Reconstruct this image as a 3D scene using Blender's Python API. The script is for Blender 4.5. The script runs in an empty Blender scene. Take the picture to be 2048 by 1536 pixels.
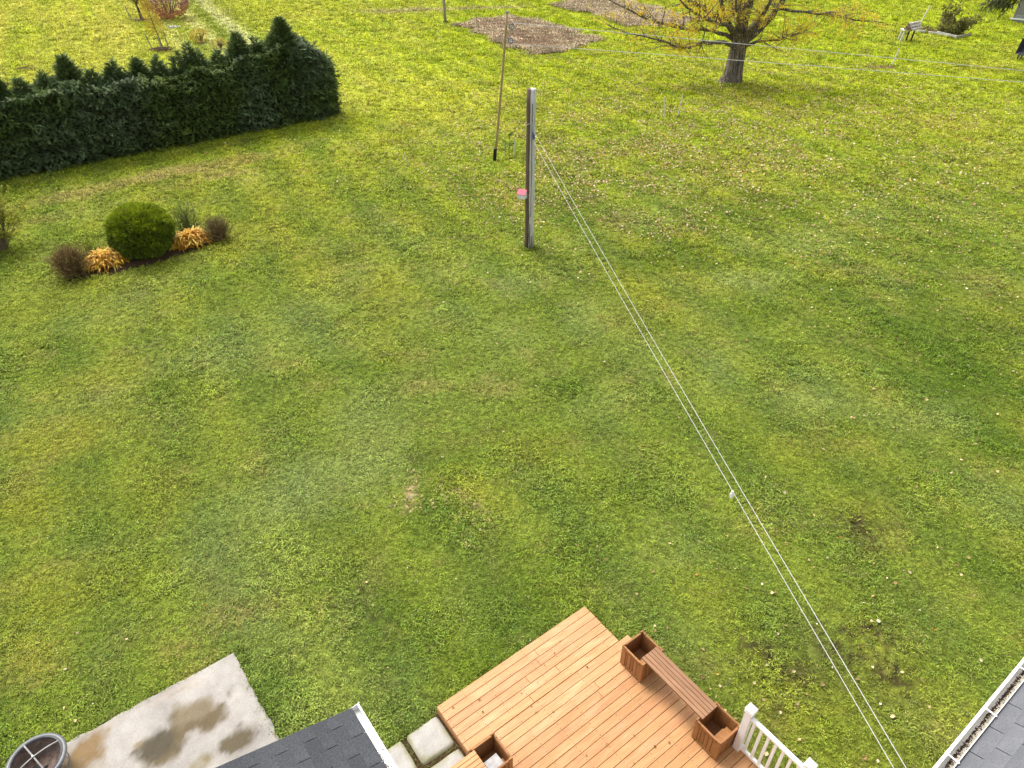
import bpy, math, random
import numpy as np
from mathutils import Vector, Matrix

# ------------------------------------------------------------------ camera, world, sun, exposure
SC = bpy.context.scene
COL = SC.collection
F_PX, PITCH, CAM_H = 1420.0, math.radians(36.5), 11.0      # focal length in photo pixels, tilt, height of the drone
cam_d = bpy.data.cameras.new('camera'); cam = bpy.data.objects.new('camera', cam_d); COL.objects.link(cam)
cam.location = (0, 0, CAM_H); cam.rotation_euler = (math.pi/2 - PITCH, 0, 0)
cam_d.sensor_width = 36; cam_d.lens = F_PX/2048*36; cam_d.clip_start = 0.1; cam_d.clip_end = 1500
SC.camera = cam

SUN_EL, SUN_AZ = 56.0, -38.0        # degrees; azimuth measured from +Y towards +X
world = bpy.data.worlds.new('World'); SC.world = world; world.use_nodes = True
wn = world.node_tree; wn.nodes.clear()
sky = wn.nodes.new('ShaderNodeTexSky'); sky.sky_type = 'NISHITA'; sky.sun_disc = False
sky.sun_elevation = math.radians(SUN_EL); sky.sun_rotation = math.radians(SUN_AZ)
sky.air_density = 1.0; sky.dust_density = 4.0; sky.ozone_density = 1.0
hs = wn.nodes.new('ShaderNodeHueSaturation'); hs.inputs['Saturation'].default_value = 0.22
bg = wn.nodes.new('ShaderNodeBackground'); bg.inputs['Strength'].default_value = 0.15
wo = wn.nodes.new('ShaderNodeOutputWorld')
wn.links.new(sky.outputs[0], hs.inputs['Color']); wn.links.new(hs.outputs[0], bg.inputs[0]); wn.links.new(bg.outputs[0], wo.inputs[0])
sd = bpy.data.lights.new('sun', 'SUN'); sd.energy = 1.8; sd.angle = math.radians(26); sd.color = (1.0, .94, .83)
sun = bpy.data.objects.new('sun', sd); COL.objects.link(sun)
_e, _a = math.radians(SUN_EL), math.radians(SUN_AZ)
sdir = Vector((math.sin(_a)*math.cos(_e), math.cos(_a)*math.cos(_e), math.sin(_e)))
sun.rotation_euler = sdir.to_track_quat('Z', 'Y').to_euler()
SC.render.engine = 'CYCLES'
SC.view_settings.view_transform = 'Standard'; SC.view_settings.look = 'None'
SC.view_settings.exposure = 1.0; SC.view_settings.gamma = 1.0; SC.view_settings.use_curve_mapping = False

rng = np.random.default_rng(7); R = random.Random(11)

# ------------------------------------------------------------------ placing helpers
CT, ST = math.cos(PITCH), math.sin(PITCH)
def at(px, py, z=0.0):
    """ground point (world) that the survey photo shows at px, py, at height z"""
    u, v = (px-1024)/F_PX, (768-py)/F_PX
    d = np.array([u, CT+v*ST, -ST+v*CT]); d = d*(z-CAM_H)/d[2]
    return np.array([d[0], d[1], z])
YAW = math.radians(37); CU, SU = math.cos(YAW), math.sin(YAW)     # the house, deck and hedge all run along this bearing
def uw(u, w, z=0.0): return np.array([u*CU-w*SU, u*SU+w*CU, z])
def to_uw(x, y): return x*CU+y*SU, -x*SU+y*CU

# ------------------------------------------------------------------ noise (numpy)
def _hash(ix, iy, s):
    n = (ix*374761393 + iy*668265263 + s*1442695041) & 0xffffffff
    n = ((n ^ (n >> 13))*1274126177) & 0xffffffff
    return ((n ^ (n >> 16)) & 0xffff)/65535.0
def vnoise(x, y, s=0):
    x = np.asarray(x, float); y = np.asarray(y, float)
    ix, iy = np.floor(x).astype(np.int64), np.floor(y).astype(np.int64); fx, fy = x-ix, y-iy
    fx, fy = fx*fx*(3-2*fx), fy*fy*(3-2*fy)
    a, b, c, d = _hash(ix, iy, s), _hash(ix+1, iy, s), _hash(ix, iy+1, s), _hash(ix+1, iy+1, s)
    return (a*(1-fx)+b*fx)*(1-fy)+(c*(1-fx)+d*fx)*fy
def fbm(x, y, s=0, o=4):
    t, a, n = 0, 1, 0
    for k in range(o): t = t+a*vnoise(x*2**k+k*17.3, y*2**k-k*9.1, s+k); n += a; a *= .55
    return t/n
def sstep(a, b, x): t = np.clip((x-a)/(b-a), 0, 1); return t*t*(3-2*t)

# ------------------------------------------------------------------ materials
class NT:
    def __init__(s, name):
        s.m = bpy.data.materials.new(name); s.m.use_nodes = True; s.t = s.m.node_tree; s.n = s.t.nodes; s.l = s.t.links
        s.b = s.n['Principled BSDF']; s.out = s.n['Material Output']
    def add(s, ty, **kw):
        n = s.n.new(ty)
        for k, v in kw.items(): setattr(n, k, v)
        return n
    def link(s, a, b): s.l.new(a, b)
    def noise(s, scale, detail=4, vec=None, rough=.55, stretch=None):
        n = s.add('ShaderNodeTexNoise'); n.inputs['Scale'].default_value = scale; n.inputs['Detail'].default_value = detail; n.inputs['Roughness'].default_value = rough
        if vec is None: vec = s.add('ShaderNodeTexCoord').outputs['Object']
        if stretch:
            mp = s.add('ShaderNodeMapping'); mp.inputs['Scale'].default_value = stretch; s.link(vec, mp.inputs[0]); vec = mp.outputs[0]
        s.link(vec, n.inputs['Vector']); return n.outputs['Fac']
    def ramp(s, fac, stops):
        r = s.add('ShaderNodeValToRGB'); e = r.color_ramp.elements
        while len(e) < len(stops): e.new(.5)
        for i, (p, c) in enumerate(stops): e[i].position = p; e[i].color = (*c, 1) if len(c) == 3 else c
        s.link(fac, r.inputs[0]); return r.outputs['Color']
    def mix(s, fac, a, b, mode='MIX'):
        m = s.add('ShaderNodeMix'); m.data_type = 'RGBA'; m.blend_type = mode
        for sock, v in ((m.inputs[0], fac), (m.inputs[6], a), (m.inputs[7], b)):
            if hasattr(v, 'is_linked'): s.link(v, sock)
            elif isinstance(v, (int, float)): sock.default_value = v
            else: sock.default_value = (*v, 1)
        return m.outputs[2]
    def bump(s, h, strength=.3, dist=.01):
        b = s.add('ShaderNodeBump'); b.inputs['Strength'].default_value = strength; b.inputs['Distance'].default_value = dist
        s.link(h, b.inputs['Height']); s.link(b.outputs[0], s.b.inputs['Normal'])
    def rnd(s): return s.add('ShaderNodeObjectInfo').outputs['Random']
def simple(name, c1, c2, scale=8, rough=.7, bump=.2, stretch=None, var=0.0, metallic=0.0, dist=.005, spec=.3):
    if 'mulch' in name or 'soil' in name: spec = .04
    t = NT(name); f = t.noise(scale, 5, stretch=stretch)
    c = t.ramp(f, [(.3, c1), (.7, c2)])
    if var:
        hsv = t.add('ShaderNodeHueSaturation'); mr = t.add('ShaderNodeMapRange'); mr.inputs[3].default_value = 1-var; mr.inputs[4].default_value = 1+var
        t.link(t.rnd(), mr.inputs[0]); t.link(mr.outputs[0], hsv.inputs['Value']); t.link(c, hsv.inputs['Color']); c = hsv.outputs[0]
    t.link(c, t.b.inputs['Base Color']); t.b.inputs['Roughness'].default_value = rough; t.b.inputs['Metallic'].default_value = metallic
    t.b.inputs['Specular IOR Level'].default_value = spec
    if bump: t.bump(f, bump, dist)
    return t.m
def foliage_mat(name, inst=False, transl=.3, rough=.55, spec=.25, noise_scale=None, attr='tint'):
    """leaf colour comes from each leaf's own tint; light passes through the blade"""
    t = NT(name); a = t.add('ShaderNodeAttribute'); a.attribute_name = attr; a.attribute_type = 'INSTANCER' if inst else 'GEOMETRY'
    c = a.outputs['Color']
    if inst:
        mr = t.add('ShaderNodeMapRange'); mr.inputs[3].default_value = .50; mr.inputs[4].default_value = 1.50; t.link(t.rnd(), mr.inputs[0])
        hsv = t.add('ShaderNodeHueSaturation'); t.link(mr.outputs[0], hsv.inputs['Value']); t.link(c, hsv.inputs['Color']); c = hsv.outputs[0]
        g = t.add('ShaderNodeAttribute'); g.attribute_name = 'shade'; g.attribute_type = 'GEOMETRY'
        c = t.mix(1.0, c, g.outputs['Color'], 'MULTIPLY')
    t.link(c, t.b.inputs['Base Color']); t.b.inputs['Roughness'].default_value = rough; t.b.inputs['Specular IOR Level'].default_value = spec
    tr = t.add('ShaderNodeBsdfTranslucent'); t.link(c, tr.inputs[0]); mx = t.add('ShaderNodeMixShader'); mx.inputs[0].default_value = transl
    t.link(t.b.outputs[0], mx.inputs[1]); t.link(tr.outputs[0], mx.inputs[2]); t.link(mx.outputs[0], t.out.inputs[0])
    return t.m

# deck cedar boards: per-board tone, long grain, knots, pale worn patches
def cedar(name, c_lo, c_mid, c_hi, var=.16, rough=.6, worn=.35, along=0):
    t = NT(name); tc = t.add('ShaderNodeTexCoord').outputs['Object']
    ad = t.add('ShaderNodeVectorMath'); ad.operation = 'ADD'; cmb = t.add('ShaderNodeCombineXYZ'); ml = t.add('ShaderNodeMath'); ml.operation = 'MULTIPLY'; ml.inputs[1].default_value = 37.0
    r = t.rnd(); t.link(r, ml.inputs[0]); t.link(ml.outputs[0], cmb.inputs[0]); t.link(ml.outputs[0], cmb.inputs[1]); t.link(tc, ad.inputs[0]); t.link(cmb.outputs[0], ad.inputs[1])
    st = [14, 14, 14]; st[along] = 1.1
    grain = t.noise(2.6, 6, ad.outputs[0], .65, stretch=tuple(st))
    c = t.ramp(grain, [(.25, c_lo), (.5, c_mid), (.78, c_hi)])
    st2 = [3.2, 3.2, 3.2]; st2[along] = .9
    w = t.noise(1.6, 4, ad.outputs[0], .6, stretch=tuple(st2)); wr = t.ramp(w, [(.5, (0, 0, 0)), (.72, (worn, worn, worn))])
    c = t.mix(wr, c, tuple(min(1, x*1.25+.10) for x in c_hi))
    d = t.noise(34, 2, ad.outputs[0]); dr = t.ramp(d, [(.70, (1, 1, 1)), (.78, (.72, .55, .42))])
    c = t.mix(.8, c, dr, 'MULTIPLY')
    hsv = t.add('ShaderNodeHueSaturation'); mr = t.add('ShaderNodeMapRange'); mr.inputs[3].default_value = 1-var; mr.inputs[4].default_value = 1+var
    t.link(r, mr.inputs[0]); t.link(mr.outputs[0], hsv.inputs['Value'])
    m2 = t.add('ShaderNodeMath'); m2.operation = 'FRACT'; m3 = t.add('ShaderNodeMath'); m3.operation = 'MULTIPLY'; m3.inputs[1].default_value = 7.7
    t.link(r, m3.inputs[0]); t.link(m3.outputs[0], m2.inputs[0]); mr2 = t.add('ShaderNodeMapRange'); mr2.inputs[3].default_value = .499; mr2.inputs[4].default_value = .506
    t.link(m2.outputs[0], mr2.inputs[0]); t.link(mr2.outputs[0], hsv.inputs['Hue'])
    t.link(c, hsv.inputs['Color']); t.link(hsv.outputs[0], t.b.inputs['Base Color'])
    t.b.inputs['Roughness'].default_value = rough; t.b.inputs['Specular IOR Level'].default_value = .3
    t.bump(grain, .25, .002); return t.m

M = {}
M['deck'] = cedar('cedar_decking', (.355, .168, .072), (.435, .228, .104), (.495, .300, .150), worn=.30, var=.06)
M['deck_upper'] = cedar('cedar_decking_upper', (.335, .146, .058), (.41, .200, .086), (.475, .268, .127), worn=.26, var=.08)
M['planter'] = cedar('stained_cedar', (.19, .078, .026), (.275, .120, .042), (.35, .168, .064), var=.20, worn=.08, along=2)
M['bench'] = cedar('weathered_cedar_seat', (.17, .082, .040), (.235, .118, .060), (.30, .165, .09), var=.10, worn=.2)
M['bench_light'] = cedar('cedar_seat_light', (.34, .155, .065), (.45, .23, .10), (.53, .30, .15), var=.08, worn=.2)
M['timber'] = simple('rough_timber', (.09, .055, .03), (.15, .09, .05), 12, .9, .4)
M['screw'] = simple('screw_head', (.06, .045, .035), (.10, .07, .05), 30, .5, 0)
M['vinyl'] = simple('white_vinyl', (.80, .80, .80), (.84, .84, .83), 3, .35, 0, spec=.5)
M['gutter'] = simple('white_aluminium', (.76, .75, .73), (.84, .83, .81), 2.5, .4, 0, spec=.5)
M['gutter_in'] = simple('gutter_lining', (.55, .53, .49), (.70, .67, .61), 5, .7, .1)
M['soffit'] = simple('white_siding', (.66, .66, .65), (.74, .74, .73), 2, .6, 0)
M['concrete'] = None
M['iron'] = simple('grey_enamel', (.075, .078, .088), (.12, .125, .14), 6, .42, .05, spec=.5)
M['rust'] = simple('rusty_ash_bowl', (.10, .045, .03), (.30, .24, .20), 5, .9, .3, dist=.01)
M['wire'] = simple('screen_wire', (.25, .25, .25), (.34, .34, .33), 9, .5, 0, metallic=.6)
M['strap'] = simple('steel_strap', (.17, .17, .17), (.24, .24, .23), 9, .6, 0, metallic=.0)
M['char'] = simple('charred_wood', (.012, .012, .012), (.05, .048, .045), 20, .95, .6, dist=.02)
M['line'] = simple('clothesline_cord', (.42, .42, .40), (.56, .56, .54), 40, .5, 0)
M['pulley'] = simple('blue_grey_pulley', (.06, .08, .14), (.16, .20, .28), 20, .4, 0, spec=.5)
M['hook'] = simple('galvanised_steel', (.30, .31, .32), (.45, .46, .47), 20, .35, 0, metallic=.7)
M['bamboo'] = simple('varnished_pole', (.25, .17, .08), (.42, .31, .17), 7, .5, .15, stretch=(8, 8, 1.2))
M['black'] = simple('black_plastic', (.010, .010, .011), (.03, .03, .03), 9, .5, .1)
M['pink'] = simple('pink_painted_roof', (.55, .13, .19), (.62, .17, .23), 9, .7, .1)
M['bwhite'] = simple('white_paint', (.62, .61, .60), (.74, .73, .72), 9, .7, .1)
M['stake'] = simple('pale_wood_stake', (.45, .43, .38), (.66, .64, .60), 15, .8, .2, stretch=(6, 6, 1))
M['greystake'] = simple('grey_wood_stake', (.22, .20, .16), (.36, .33, .27), 15, .85, .2, stretch=(6, 6, 1))
M['galv'] = simple('grey_pole', (.24, .23, .22), (.36, .35, .33), 8, .7, .15, stretch=(6, 6, 1))
M['birch'] = None
M['logend'] = simple('log_end', (.14, .08, .045), (.30, .20, .12), 14, .9, .3)
M['siding'] = simple('grey_vinyl_siding', (.20, .195, .185), (.25, .245, .235), 3, .6, .05)
M['lattice'] = simple('grey_lattice', (.40, .42, .43), (.48, .50, .51), 5, .6, 0)
M['darkgap'] = simple('dark_under_floor', (.03, .03, .028), (.05, .05, .045), 3, .95, 0)
M['navy'] = simple('dark_navy_tub', (.018, .022, .035), (.035, .04, .06), 6, .35, 0, spec=.5)
M['mulch'] = simple('dark_mulch', (.028, .018, .010), (.075, .048, .028), 22, .95, .8, dist=.03)
M['soilbed'] = simple('garden_soil', (.05, .030, .020), (.19, .125, .075), 9, .95, .8, dist=.04)
M['stone'] = simple('grey_stone', (.28, .27, .27), (.44, .43, .43), 14, .85, .3)
M['seedling'] = simple('young_bark', (.10, .07, .045), (.20, .15, .10), 20, .9, .3)
# shingles: mineral granules, soft blotches, per-tab shade
def shingle(name, lo, hi, var):
    t = NT(name); tc = t.add('ShaderNodeTexCoord').outputs['Object']
    gr = t.noise(150, 2, tc, .7); bl = t.noise(3.5, 3, tc)
    c = t.ramp(gr, [(.32, lo), (.55, tuple((a+b)/2 for a, b in zip(lo, hi))), (.72, hi)])
    c = t.mix(.55, c, t.ramp(bl, [(.3, (.62, .62, .62)), (.7, (1, 1, 1))]), 'MULTIPLY')
    hsv = t.add('ShaderNodeHueSaturation'); mr = t.add('ShaderNodeMapRange'); mr.inputs[3].default_value = 1-var; mr.inputs[4].default_value = 1+var
    t.link(t.rnd(), mr.inputs[0]); t.link(mr.outputs[0], hsv.inputs['Value']); t.link(c, hsv.inputs['Color']); t.link(hsv.outputs[0], t.b.inputs['Base Color'])
    t.b.inputs['Roughness'].default_value = .9; t.bump(gr, .5, .003); return t.m
M['shingle_dark'] = shingle('charcoal_shingle', (.014, .016, .019), (.105, .112, .125), .16)
M['shingle_grey'] = shingle('grey_shingle', (.085, .088, .10), (.20, .205, .225), .10)
M['grit'] = simple('shingle_grit', (.22, .20, .16), (.62, .58, .48), 70, .95, .3)
M['felt'] = simple('roofing_felt', (.012, .012, .013), (.02, .02, .021), 8, .95, 0)
# weathered utility pole: silver-grey grain, browner to the left and near the foot
t = NT('weathered_post'); tc = t.add('ShaderNodeTexCoord').outputs['Object']
g = t.noise(4, 6, tc, .65, stretch=(16, 16, .5)); c = t.ramp(g, [(.30, (.20, .17, .14)), (.45, (.52, .50, .47)), (.68, (.70, .68, .65))])
br = t.ramp(g, [(.3, (.045, .028, .018)), (.7, (.17, .115, .075))])
sp = t.add('ShaderNodeSeparateXYZ'); t.link(tc, sp.inputs[0])
wob = t.noise(1.2, 3, tc, .5); ma = t.add('ShaderNodeMath'); ma.operation = 'MULTIPLY_ADD'; t.link(wob, ma.inputs[0]); ma.inputs[1].default_value = .09; t.link(sp.outputs['X'], ma.inputs[2])
side = t.ramp(ma.outputs[0], [(.012, (1, 1, 1)), (.032, (0, 0, 0))])
mz = t.add('ShaderNodeMapRange'); mz.inputs[1].default_value = .75; mz.inputs[2].default_value = .1; t.link(sp.outputs['Z'], mz.inputs[0])
lowf = t.add('ShaderNodeMath'); lowf.operation = 'MULTIPLY'; t.link(mz.outputs[0], lowf.inputs[0]); t.link(t.ramp(g, [(.40, (1, 1, 1)), (.56, (0, 0, 0))]), lowf.inputs[1])
mx = t.add('ShaderNodeMath'); mx.operation = 'MAXIMUM'; t.link(side, mx.inputs[0]); t.link(lowf.outputs[0], mx.inputs[1])
cc = t.mix(mx.outputs[0], c, br); t.link(cc, t.b.inputs['Base Color']); t.b.inputs['Roughness'].default_value = .9; t.bump(g, .8, .02); M['post'] = t.m
# bark of the big tree
t = NT('furrowed_bark'); tc = t.add('ShaderNodeTexCoord').outputs['Object']
g = t.noise(2.2, 7, tc, .7, stretch=(5, 5, .8)); c = t.ramp(g, [(.36, (.025, .020, .015)), (.50, (.13, .105, .085)), (.68, (.32, .275, .23))])
t.link(c, t.b.inputs['Base Color']); t.b.inputs['Roughness'].default_value = .95; t.bump(g, 1.0, .12); M['bark'] = t.m
# birch log
t = NT('birch_bark'); g = t.noise(5, 5, stretch=(1, 6, 6)); c = t.ramp(g, [(.36, (.10, .06, .045)), (.46, (.42, .36, .33)), (.6, (.68, .64, .62))])
t.link(c, t.b.inputs['Base Color']); t.b.inputs['Roughness'].default_value = .85; t.bump(g, .3, .01); M['birch'] = t.m
# concrete with its stains stored per point, fine pitting from noise
t = NT('stained_concrete'); a = t.add('ShaderNodeAttribute'); a.attribute_name = 'tint'
f1 = t.noise(60, 3); f2 = t.noise(4.5, 6, rough=.7)
c = t.mix(.5, a.outputs['Color'], t.ramp(f1, [(.3, (.62, .61, .59)), (.6, (1, 1, 1))]), 'MULTIPLY'); c = t.mix(.7, c, t.ramp(f2, [(.34, (.76, .73, .70)), (.6, (1, 1, 1))]), 'MULTIPLY')
t.link(c, t.b.inputs['Base Color']); t.b.inputs['Roughness'].default_value = .85; t.bump(f2, .3, .01); M['concrete'] = t.m
# lawn ground (thatch under the blades)
t = NT('lawn_ground'); a = t.add('ShaderNodeAttribute'); a.attribute_name = 'tint'
geo = t.add('ShaderNodeNewGeometry').outputs['Position']
n1 = t.noise(9, 5, geo, .7); n2 = t.noise(.9, 4, geo, .6)
c = t.mix(1.0, a.outputs['Color'], t.ramp(n1, [(.30, (.38, .38, .34)), (.50, (.80, .80, .74)), (.70, (1.3, 1.28, 1.15))]), 'MULTIPLY')
c = t.mix(.5, c, t.ramp(n2, [(.3, (.75, .8, .8)), (.7, (1.15, 1.1, 1))]), 'MULTIPLY')
t.link(c, t.b.inputs['Base Color']); t.b.inputs['Roughness'].default_value = .95; t.b.inputs['Specular IOR Level'].default_value = .1; t.bump(n1, 1.0, .08); M['ground'] = t.m
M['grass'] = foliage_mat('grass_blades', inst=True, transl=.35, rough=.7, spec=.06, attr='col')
M['litter'] = foliage_mat('dry_leaves', inst=True, transl=.15, rough=.8, spec=.1, attr='col')
M['stalk'] = foliage_mat('dry_stalks', inst=True, transl=.2, rough=.8, spec=.1, attr='col')
M['leaf'] = foliage_mat('leaves', transl=.5)
M['needle'] = foliage_mat('needles', transl=.12, rough=.6, spec=.2)
M['strapleaf'] = foliage_mat('yellowed_leaves', transl=.3, rough=.5, spec=.3)

# ------------------------------------------------------------------ mesh helpers
def props(o, label=None, cat=None, group=None, kind=None):
    if label: o['label'] = label
    if cat: o['category'] = cat
    if group: o['group'] = group
    if kind: o['kind'] = kind
    return o
def thing(name, label, cat, loc=(0, 0, 0), rz=0.0, group=None, kind=None):
    o = bpy.data.objects.new(name, None); o.empty_display_size = .1; COL.objects.link(o)
    o.location = tuple(loc); o.rotation_euler = (0, 0, rz); return props(o, label, cat, group, kind)
class MB:
    def __init__(s): s.v = []; s.f = []
    def box(s, c, d, rx=0, ry=0, rz=0, ch=0.0):
        x, y, z = d[0]/2, d[1]/2, d[2]/2; b = len(s.v); m = Matrix.Translation(c) @ Matrix.Rotation(rz, 4, 'Z') @ Matrix.Rotation(ry, 4, 'Y') @ Matrix.Rotation(rx, 4, 'X')
        if ch:
            P = [(-x, -y, -z), (x, -y, -z), (x, y, -z), (-x, y, -z), (-x, -y, z-ch), (x, -y, z-ch), (x, y, z-ch), (-x, y, z-ch), (-x+ch, -y+ch, z), (x-ch, -y+ch, z), (x-ch, y-ch, z), (-x+ch, y-ch, z)]
            Fc = [(3, 2, 1, 0), (0, 1, 5, 4), (1, 2, 6, 5), (2, 3, 7, 6), (3, 0, 4, 7), (4, 5, 9, 8), (5, 6, 10, 9), (6, 7, 11, 10), (7, 4, 8, 11), (8, 9, 10, 11)]
        else:
            P = [(-x, -y, -z), (x, -y, -z), (x, y, -z), (-x, y, -z), (-x, -y, z), (x, -y, z), (x, y, z), (-x, y, z)]
            Fc = [(3, 2, 1, 0), (4, 5, 6, 7), (0, 1, 5, 4), (1, 2, 6, 5), (2, 3, 7, 6), (3, 0, 4, 7)]
        s.v += [tuple(m @ Vector(p)) for p in P]; s.f += [tuple(b+i for i in q) for q in Fc]; return s
    def tube(s, pts, rad, n=8, cap=True, close=False):
        pts = [Vector(p) for p in pts]; k = len(pts); b = len(s.v)
        if not hasattr(rad, '__len__'): rad = [rad]*k
        up = Vector((0, 0, 1)); prev = None
        for i, p in enumerate(pts):
            if close: d = pts[(i+1) % k]-pts[i-1]
            else: d = pts[min(i+1, k-1)]-pts[max(i-1, 0)]
            d = d.normalized() if d.length > 1e-9 else Vector((0, 0, 1))
            a = prev if prev is not None else (Vector((1, 0, 0)) if abs(d.z) > .9 else up)
            a = (a-d*a.dot(d)); a = a.normalized() if a.length > 1e-6 else d.orthogonal().normalized()
            prev = a; bb = d.cross(a)
            for j in range(n):
                t = 2*math.pi*j/n; s.v.append(tuple(p+(a*math.cos(t)+bb*math.sin(t))*rad[i]))
        for i in range(k if close else k-1):
            i2 = (i+1) % k
            for j in range(n): s.f.append((b+i*n+j, b+i*n+(j+1) % n, b+i2*n+(j+1) % n, b+i2*n+j))
        if cap and not close: s.f.append(tuple(b+j for j in range(n))[::-1]); s.f.append(tuple(b+(k-1)*n+j for j in range(n)))
        return s
    def lathe(s, prof, n=32, c=(0, 0, 0)):
        b = len(s.v)
        for r, z in prof:
            for j in range(n): t = 2*math.pi*j/n; s.v.append((c[0]+r*math.cos(t), c[1]+r*math.sin(t), c[2]+z))
        for i in range(len(prof)-1):
            for j in range(n): s.f.append((b+i*n+j, b+i*n+(j+1) % n, b+(i+1)*n+(j+1) % n, b+(i+1)*n+j))
        return s
    def poly(s, pts, h0, h1):
        b = len(s.v); n = len(pts); s.v += [(p[0], p[1], h0) for p in pts]+[(p[0], p[1], h1) for p in pts]
        s.f.append(tuple(b+i for i in range(n))[::-1]); s.f.append(tuple(b+n+i for i in range(n)))
        for i in range(n): j = (i+1) % n; s.f.append((b+i, b+j, b+n+j, b+n+i))
        return s
    def mesh(s, name, mat, smooth=False):
        me = bpy.data.meshes.new(name); me.from_pydata(s.v, [], s.f); me.materials.append(mat)
        if smooth: me.polygons.foreach_set('use_smooth', [True]*len(me.polygons))
        me.update(); return me
    def build(s, name, mat, parent=None, loc=(0, 0, 0), smooth=False, rz=0.0, kind=None):
        o = bpy.data.objects.new(name, s.mesh(name, mat, smooth)); COL.objects.link(o); o.location = tuple(loc); o.rotation_euler = (0, 0, rz)
        if parent: o.parent = parent
        if kind: o['kind'] = kind
        return o
def link(name, me, parent=None, loc=(0, 0, 0), rot=(0, 0, 0), kind=None):
    o = bpy.data.objects.new(name, me); COL.objects.link(o); o.location = tuple(loc); o.rotation_euler = rot
    if parent: o.parent = parent
    if kind: o['kind'] = kind
    return o
def np_mesh(name, V, Fq, mat, col=None, smooth=False):
    """V (n,3), Fq (m,k) with one k for all faces"""
    me = bpy.data.meshes.new(name); V = np.asarray(V, np.float32); Fq = np.asarray(Fq, np.int32); m, k = Fq.shape
    me.vertices.add(len(V)); me.vertices.foreach_set('co', V.ravel()); me.loops.add(m*k); me.loops.foreach_set('vertex_index', Fq.ravel())
    me.polygons.add(m); me.polygons.foreach_set('loop_start', np.arange(m, dtype=np.int32)*k)
    try: me.polygons.foreach_set('loop_total', np.full(m, k, np.int32))
    except Exception: pass
    if smooth: me.polygons.foreach_set('use_smooth', np.ones(m, bool))
    me.materials.append(mat); me.update(calc_edges=True)
    if col is not None:
        a = me.color_attributes.new('tint', 'FLOAT_COLOR', 'POINT'); c = np.ones((len(V), 4), np.float32); c[:, :3] = col; a.data.foreach_set('color', c.ravel())
    return me
def frames(dirs, roll=None):
    """rotation matrices whose Y axis follows dirs, Z roughly up"""
    d = dirs/np.linalg.norm(dirs, axis=1, keepdims=True); up = np.tile([0, 0, 1.0], (len(d), 1)); up[np.abs(d[:, 2]) > .95] = [1, 0, 0]
    x = np.cross(d, up); x /= np.linalg.norm(x, axis=1, keepdims=True); z = np.cross(x, d)
    if roll is not None:
        c, s = np.cos(roll)[:, None], np.sin(roll)[:, None]; x, z = x*c+z*s, z*c-x*s
    return np.stack([x, d, z], axis=2)
def scatter(PV, PF, Rm, T, S, col, jit=.0):
    """copies of a small proto mesh joined into one; col (N,3)"""
    N, nv = len(T), len(PV)
    V = np.einsum('nij,vj->nvi', Rm, PV)*np.asarray(S).reshape(N, 1, -1)+T[:, None, :]
    Fc = (np.arange(N)[:, None, None]*nv+PF[None]).reshape(-1, PF.shape[1])
    C = np.repeat(col, nv, axis=0)
    if jit: C = C*(1+rng.uniform(-jit, jit, (len(C), 1)))
    return V.reshape(-1, 3), Fc, C

LEAF_V = np.array([(0, 0, 0), (.28, .45, .10), (0, 1, 0), (-.28, .45, .10)], float)
LEAF_F = np.array([(0, 1, 2), (0, 2, 3)])
# a conifer spray: a spine with needles both sides, drooping tip
def spray_proto(n=6, w=.30):
    V, Fc = [], []
    for k in range(n):
        y0 = k/n*.8; L = w*(1-.55*k/n)
        for sgn in (-1, 1):
            b = len(V); V += [(0, y0, -.06*y0), (sgn*L, y0+.22, -.05-.12*y0), (0, y0+.14, -.06*y0)]; Fc.append((b, b+1, b+2) if sgn > 0 else (b, b+2, b+1))
    b = len(V); V += [(-.05, .75, -.05), (.05, .75, -.05), (0, 1.02, -.16)]; Fc.append((b, b+1, b+2))
    b = len(V); V += [(0, .0, 0), (0, .35, .10), (0, .6, -.03)]; Fc.append((b, b+1, b+2))
    return np.array(V, float), np.array(Fc)
SPR_V, SPR_F = spray_proto()

# ------------------------------------------------------------------ regions of the lawn
DECK_POLY = dict(u0=1.40, u1=5.93, w0=-1.0, w1=5.54)
GARDEN_A = np.array([at(*p)[:2] for p in [(917, 52), (950, 40), (1028, 33), (1110, 52), (1160, 66), (1203, 82), (1150, 96), (1088, 114), (1040, 100), (985, 82)]])
GARDEN_B = np.array([at(*p)[:2] for p in [(1098, 12), (1150, 0), (1215, -4), (1300, 12), (1400, 40), (1322, 57), (1260, 54), (1222, 40), (1180, 27)]])
def inpoly(x, y, P, nz=.0, s=3):
    x = x+(fbm(x*.9, y*.9, s)-.5)*nz; y = y+(fbm(x*.9+7, y*.9-3, s+9)-.5)*nz
    ins = np.zeros(np.shape(x), bool); n = len(P)
    for i in range(n):
        a, b = P[i], P[(i+1) % n]
        c = ((a[1] > y) != (b[1] > y)) & (x < (b[0]-a[0])*(y-a[1])/((b[1]-a[1])+1e-12)+a[0]); ins ^= c
    return ins
def mblob(cx, cy, rx, ry, ang, x, y, soft=.6, s=5, nz=.5):
    c, sn = math.cos(ang), math.sin(ang); dx, dy = x-cx, y-cy
    d = np.hypot((dx*c+dy*sn)/rx, (-dx*sn+dy*c)/ry)+(fbm(x*.8/rx*1.5, y*.8/ry*1.5, s)-.5)*2*nz
    return 1-sstep(1-soft, 1+soft*.3, d)
GREEN, YEL, DARK, PALE, BROWN, SOIL, STRAW, FAR = [np.array(c) for c in
    [(.262, .342, .052), (.420, .415, .052), (.135, .225, .022), (.365, .435, .150), (.430, .335, .130), (.078, .054, .034), (.62, .48, .25), (.405, .475, .024)]]
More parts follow.
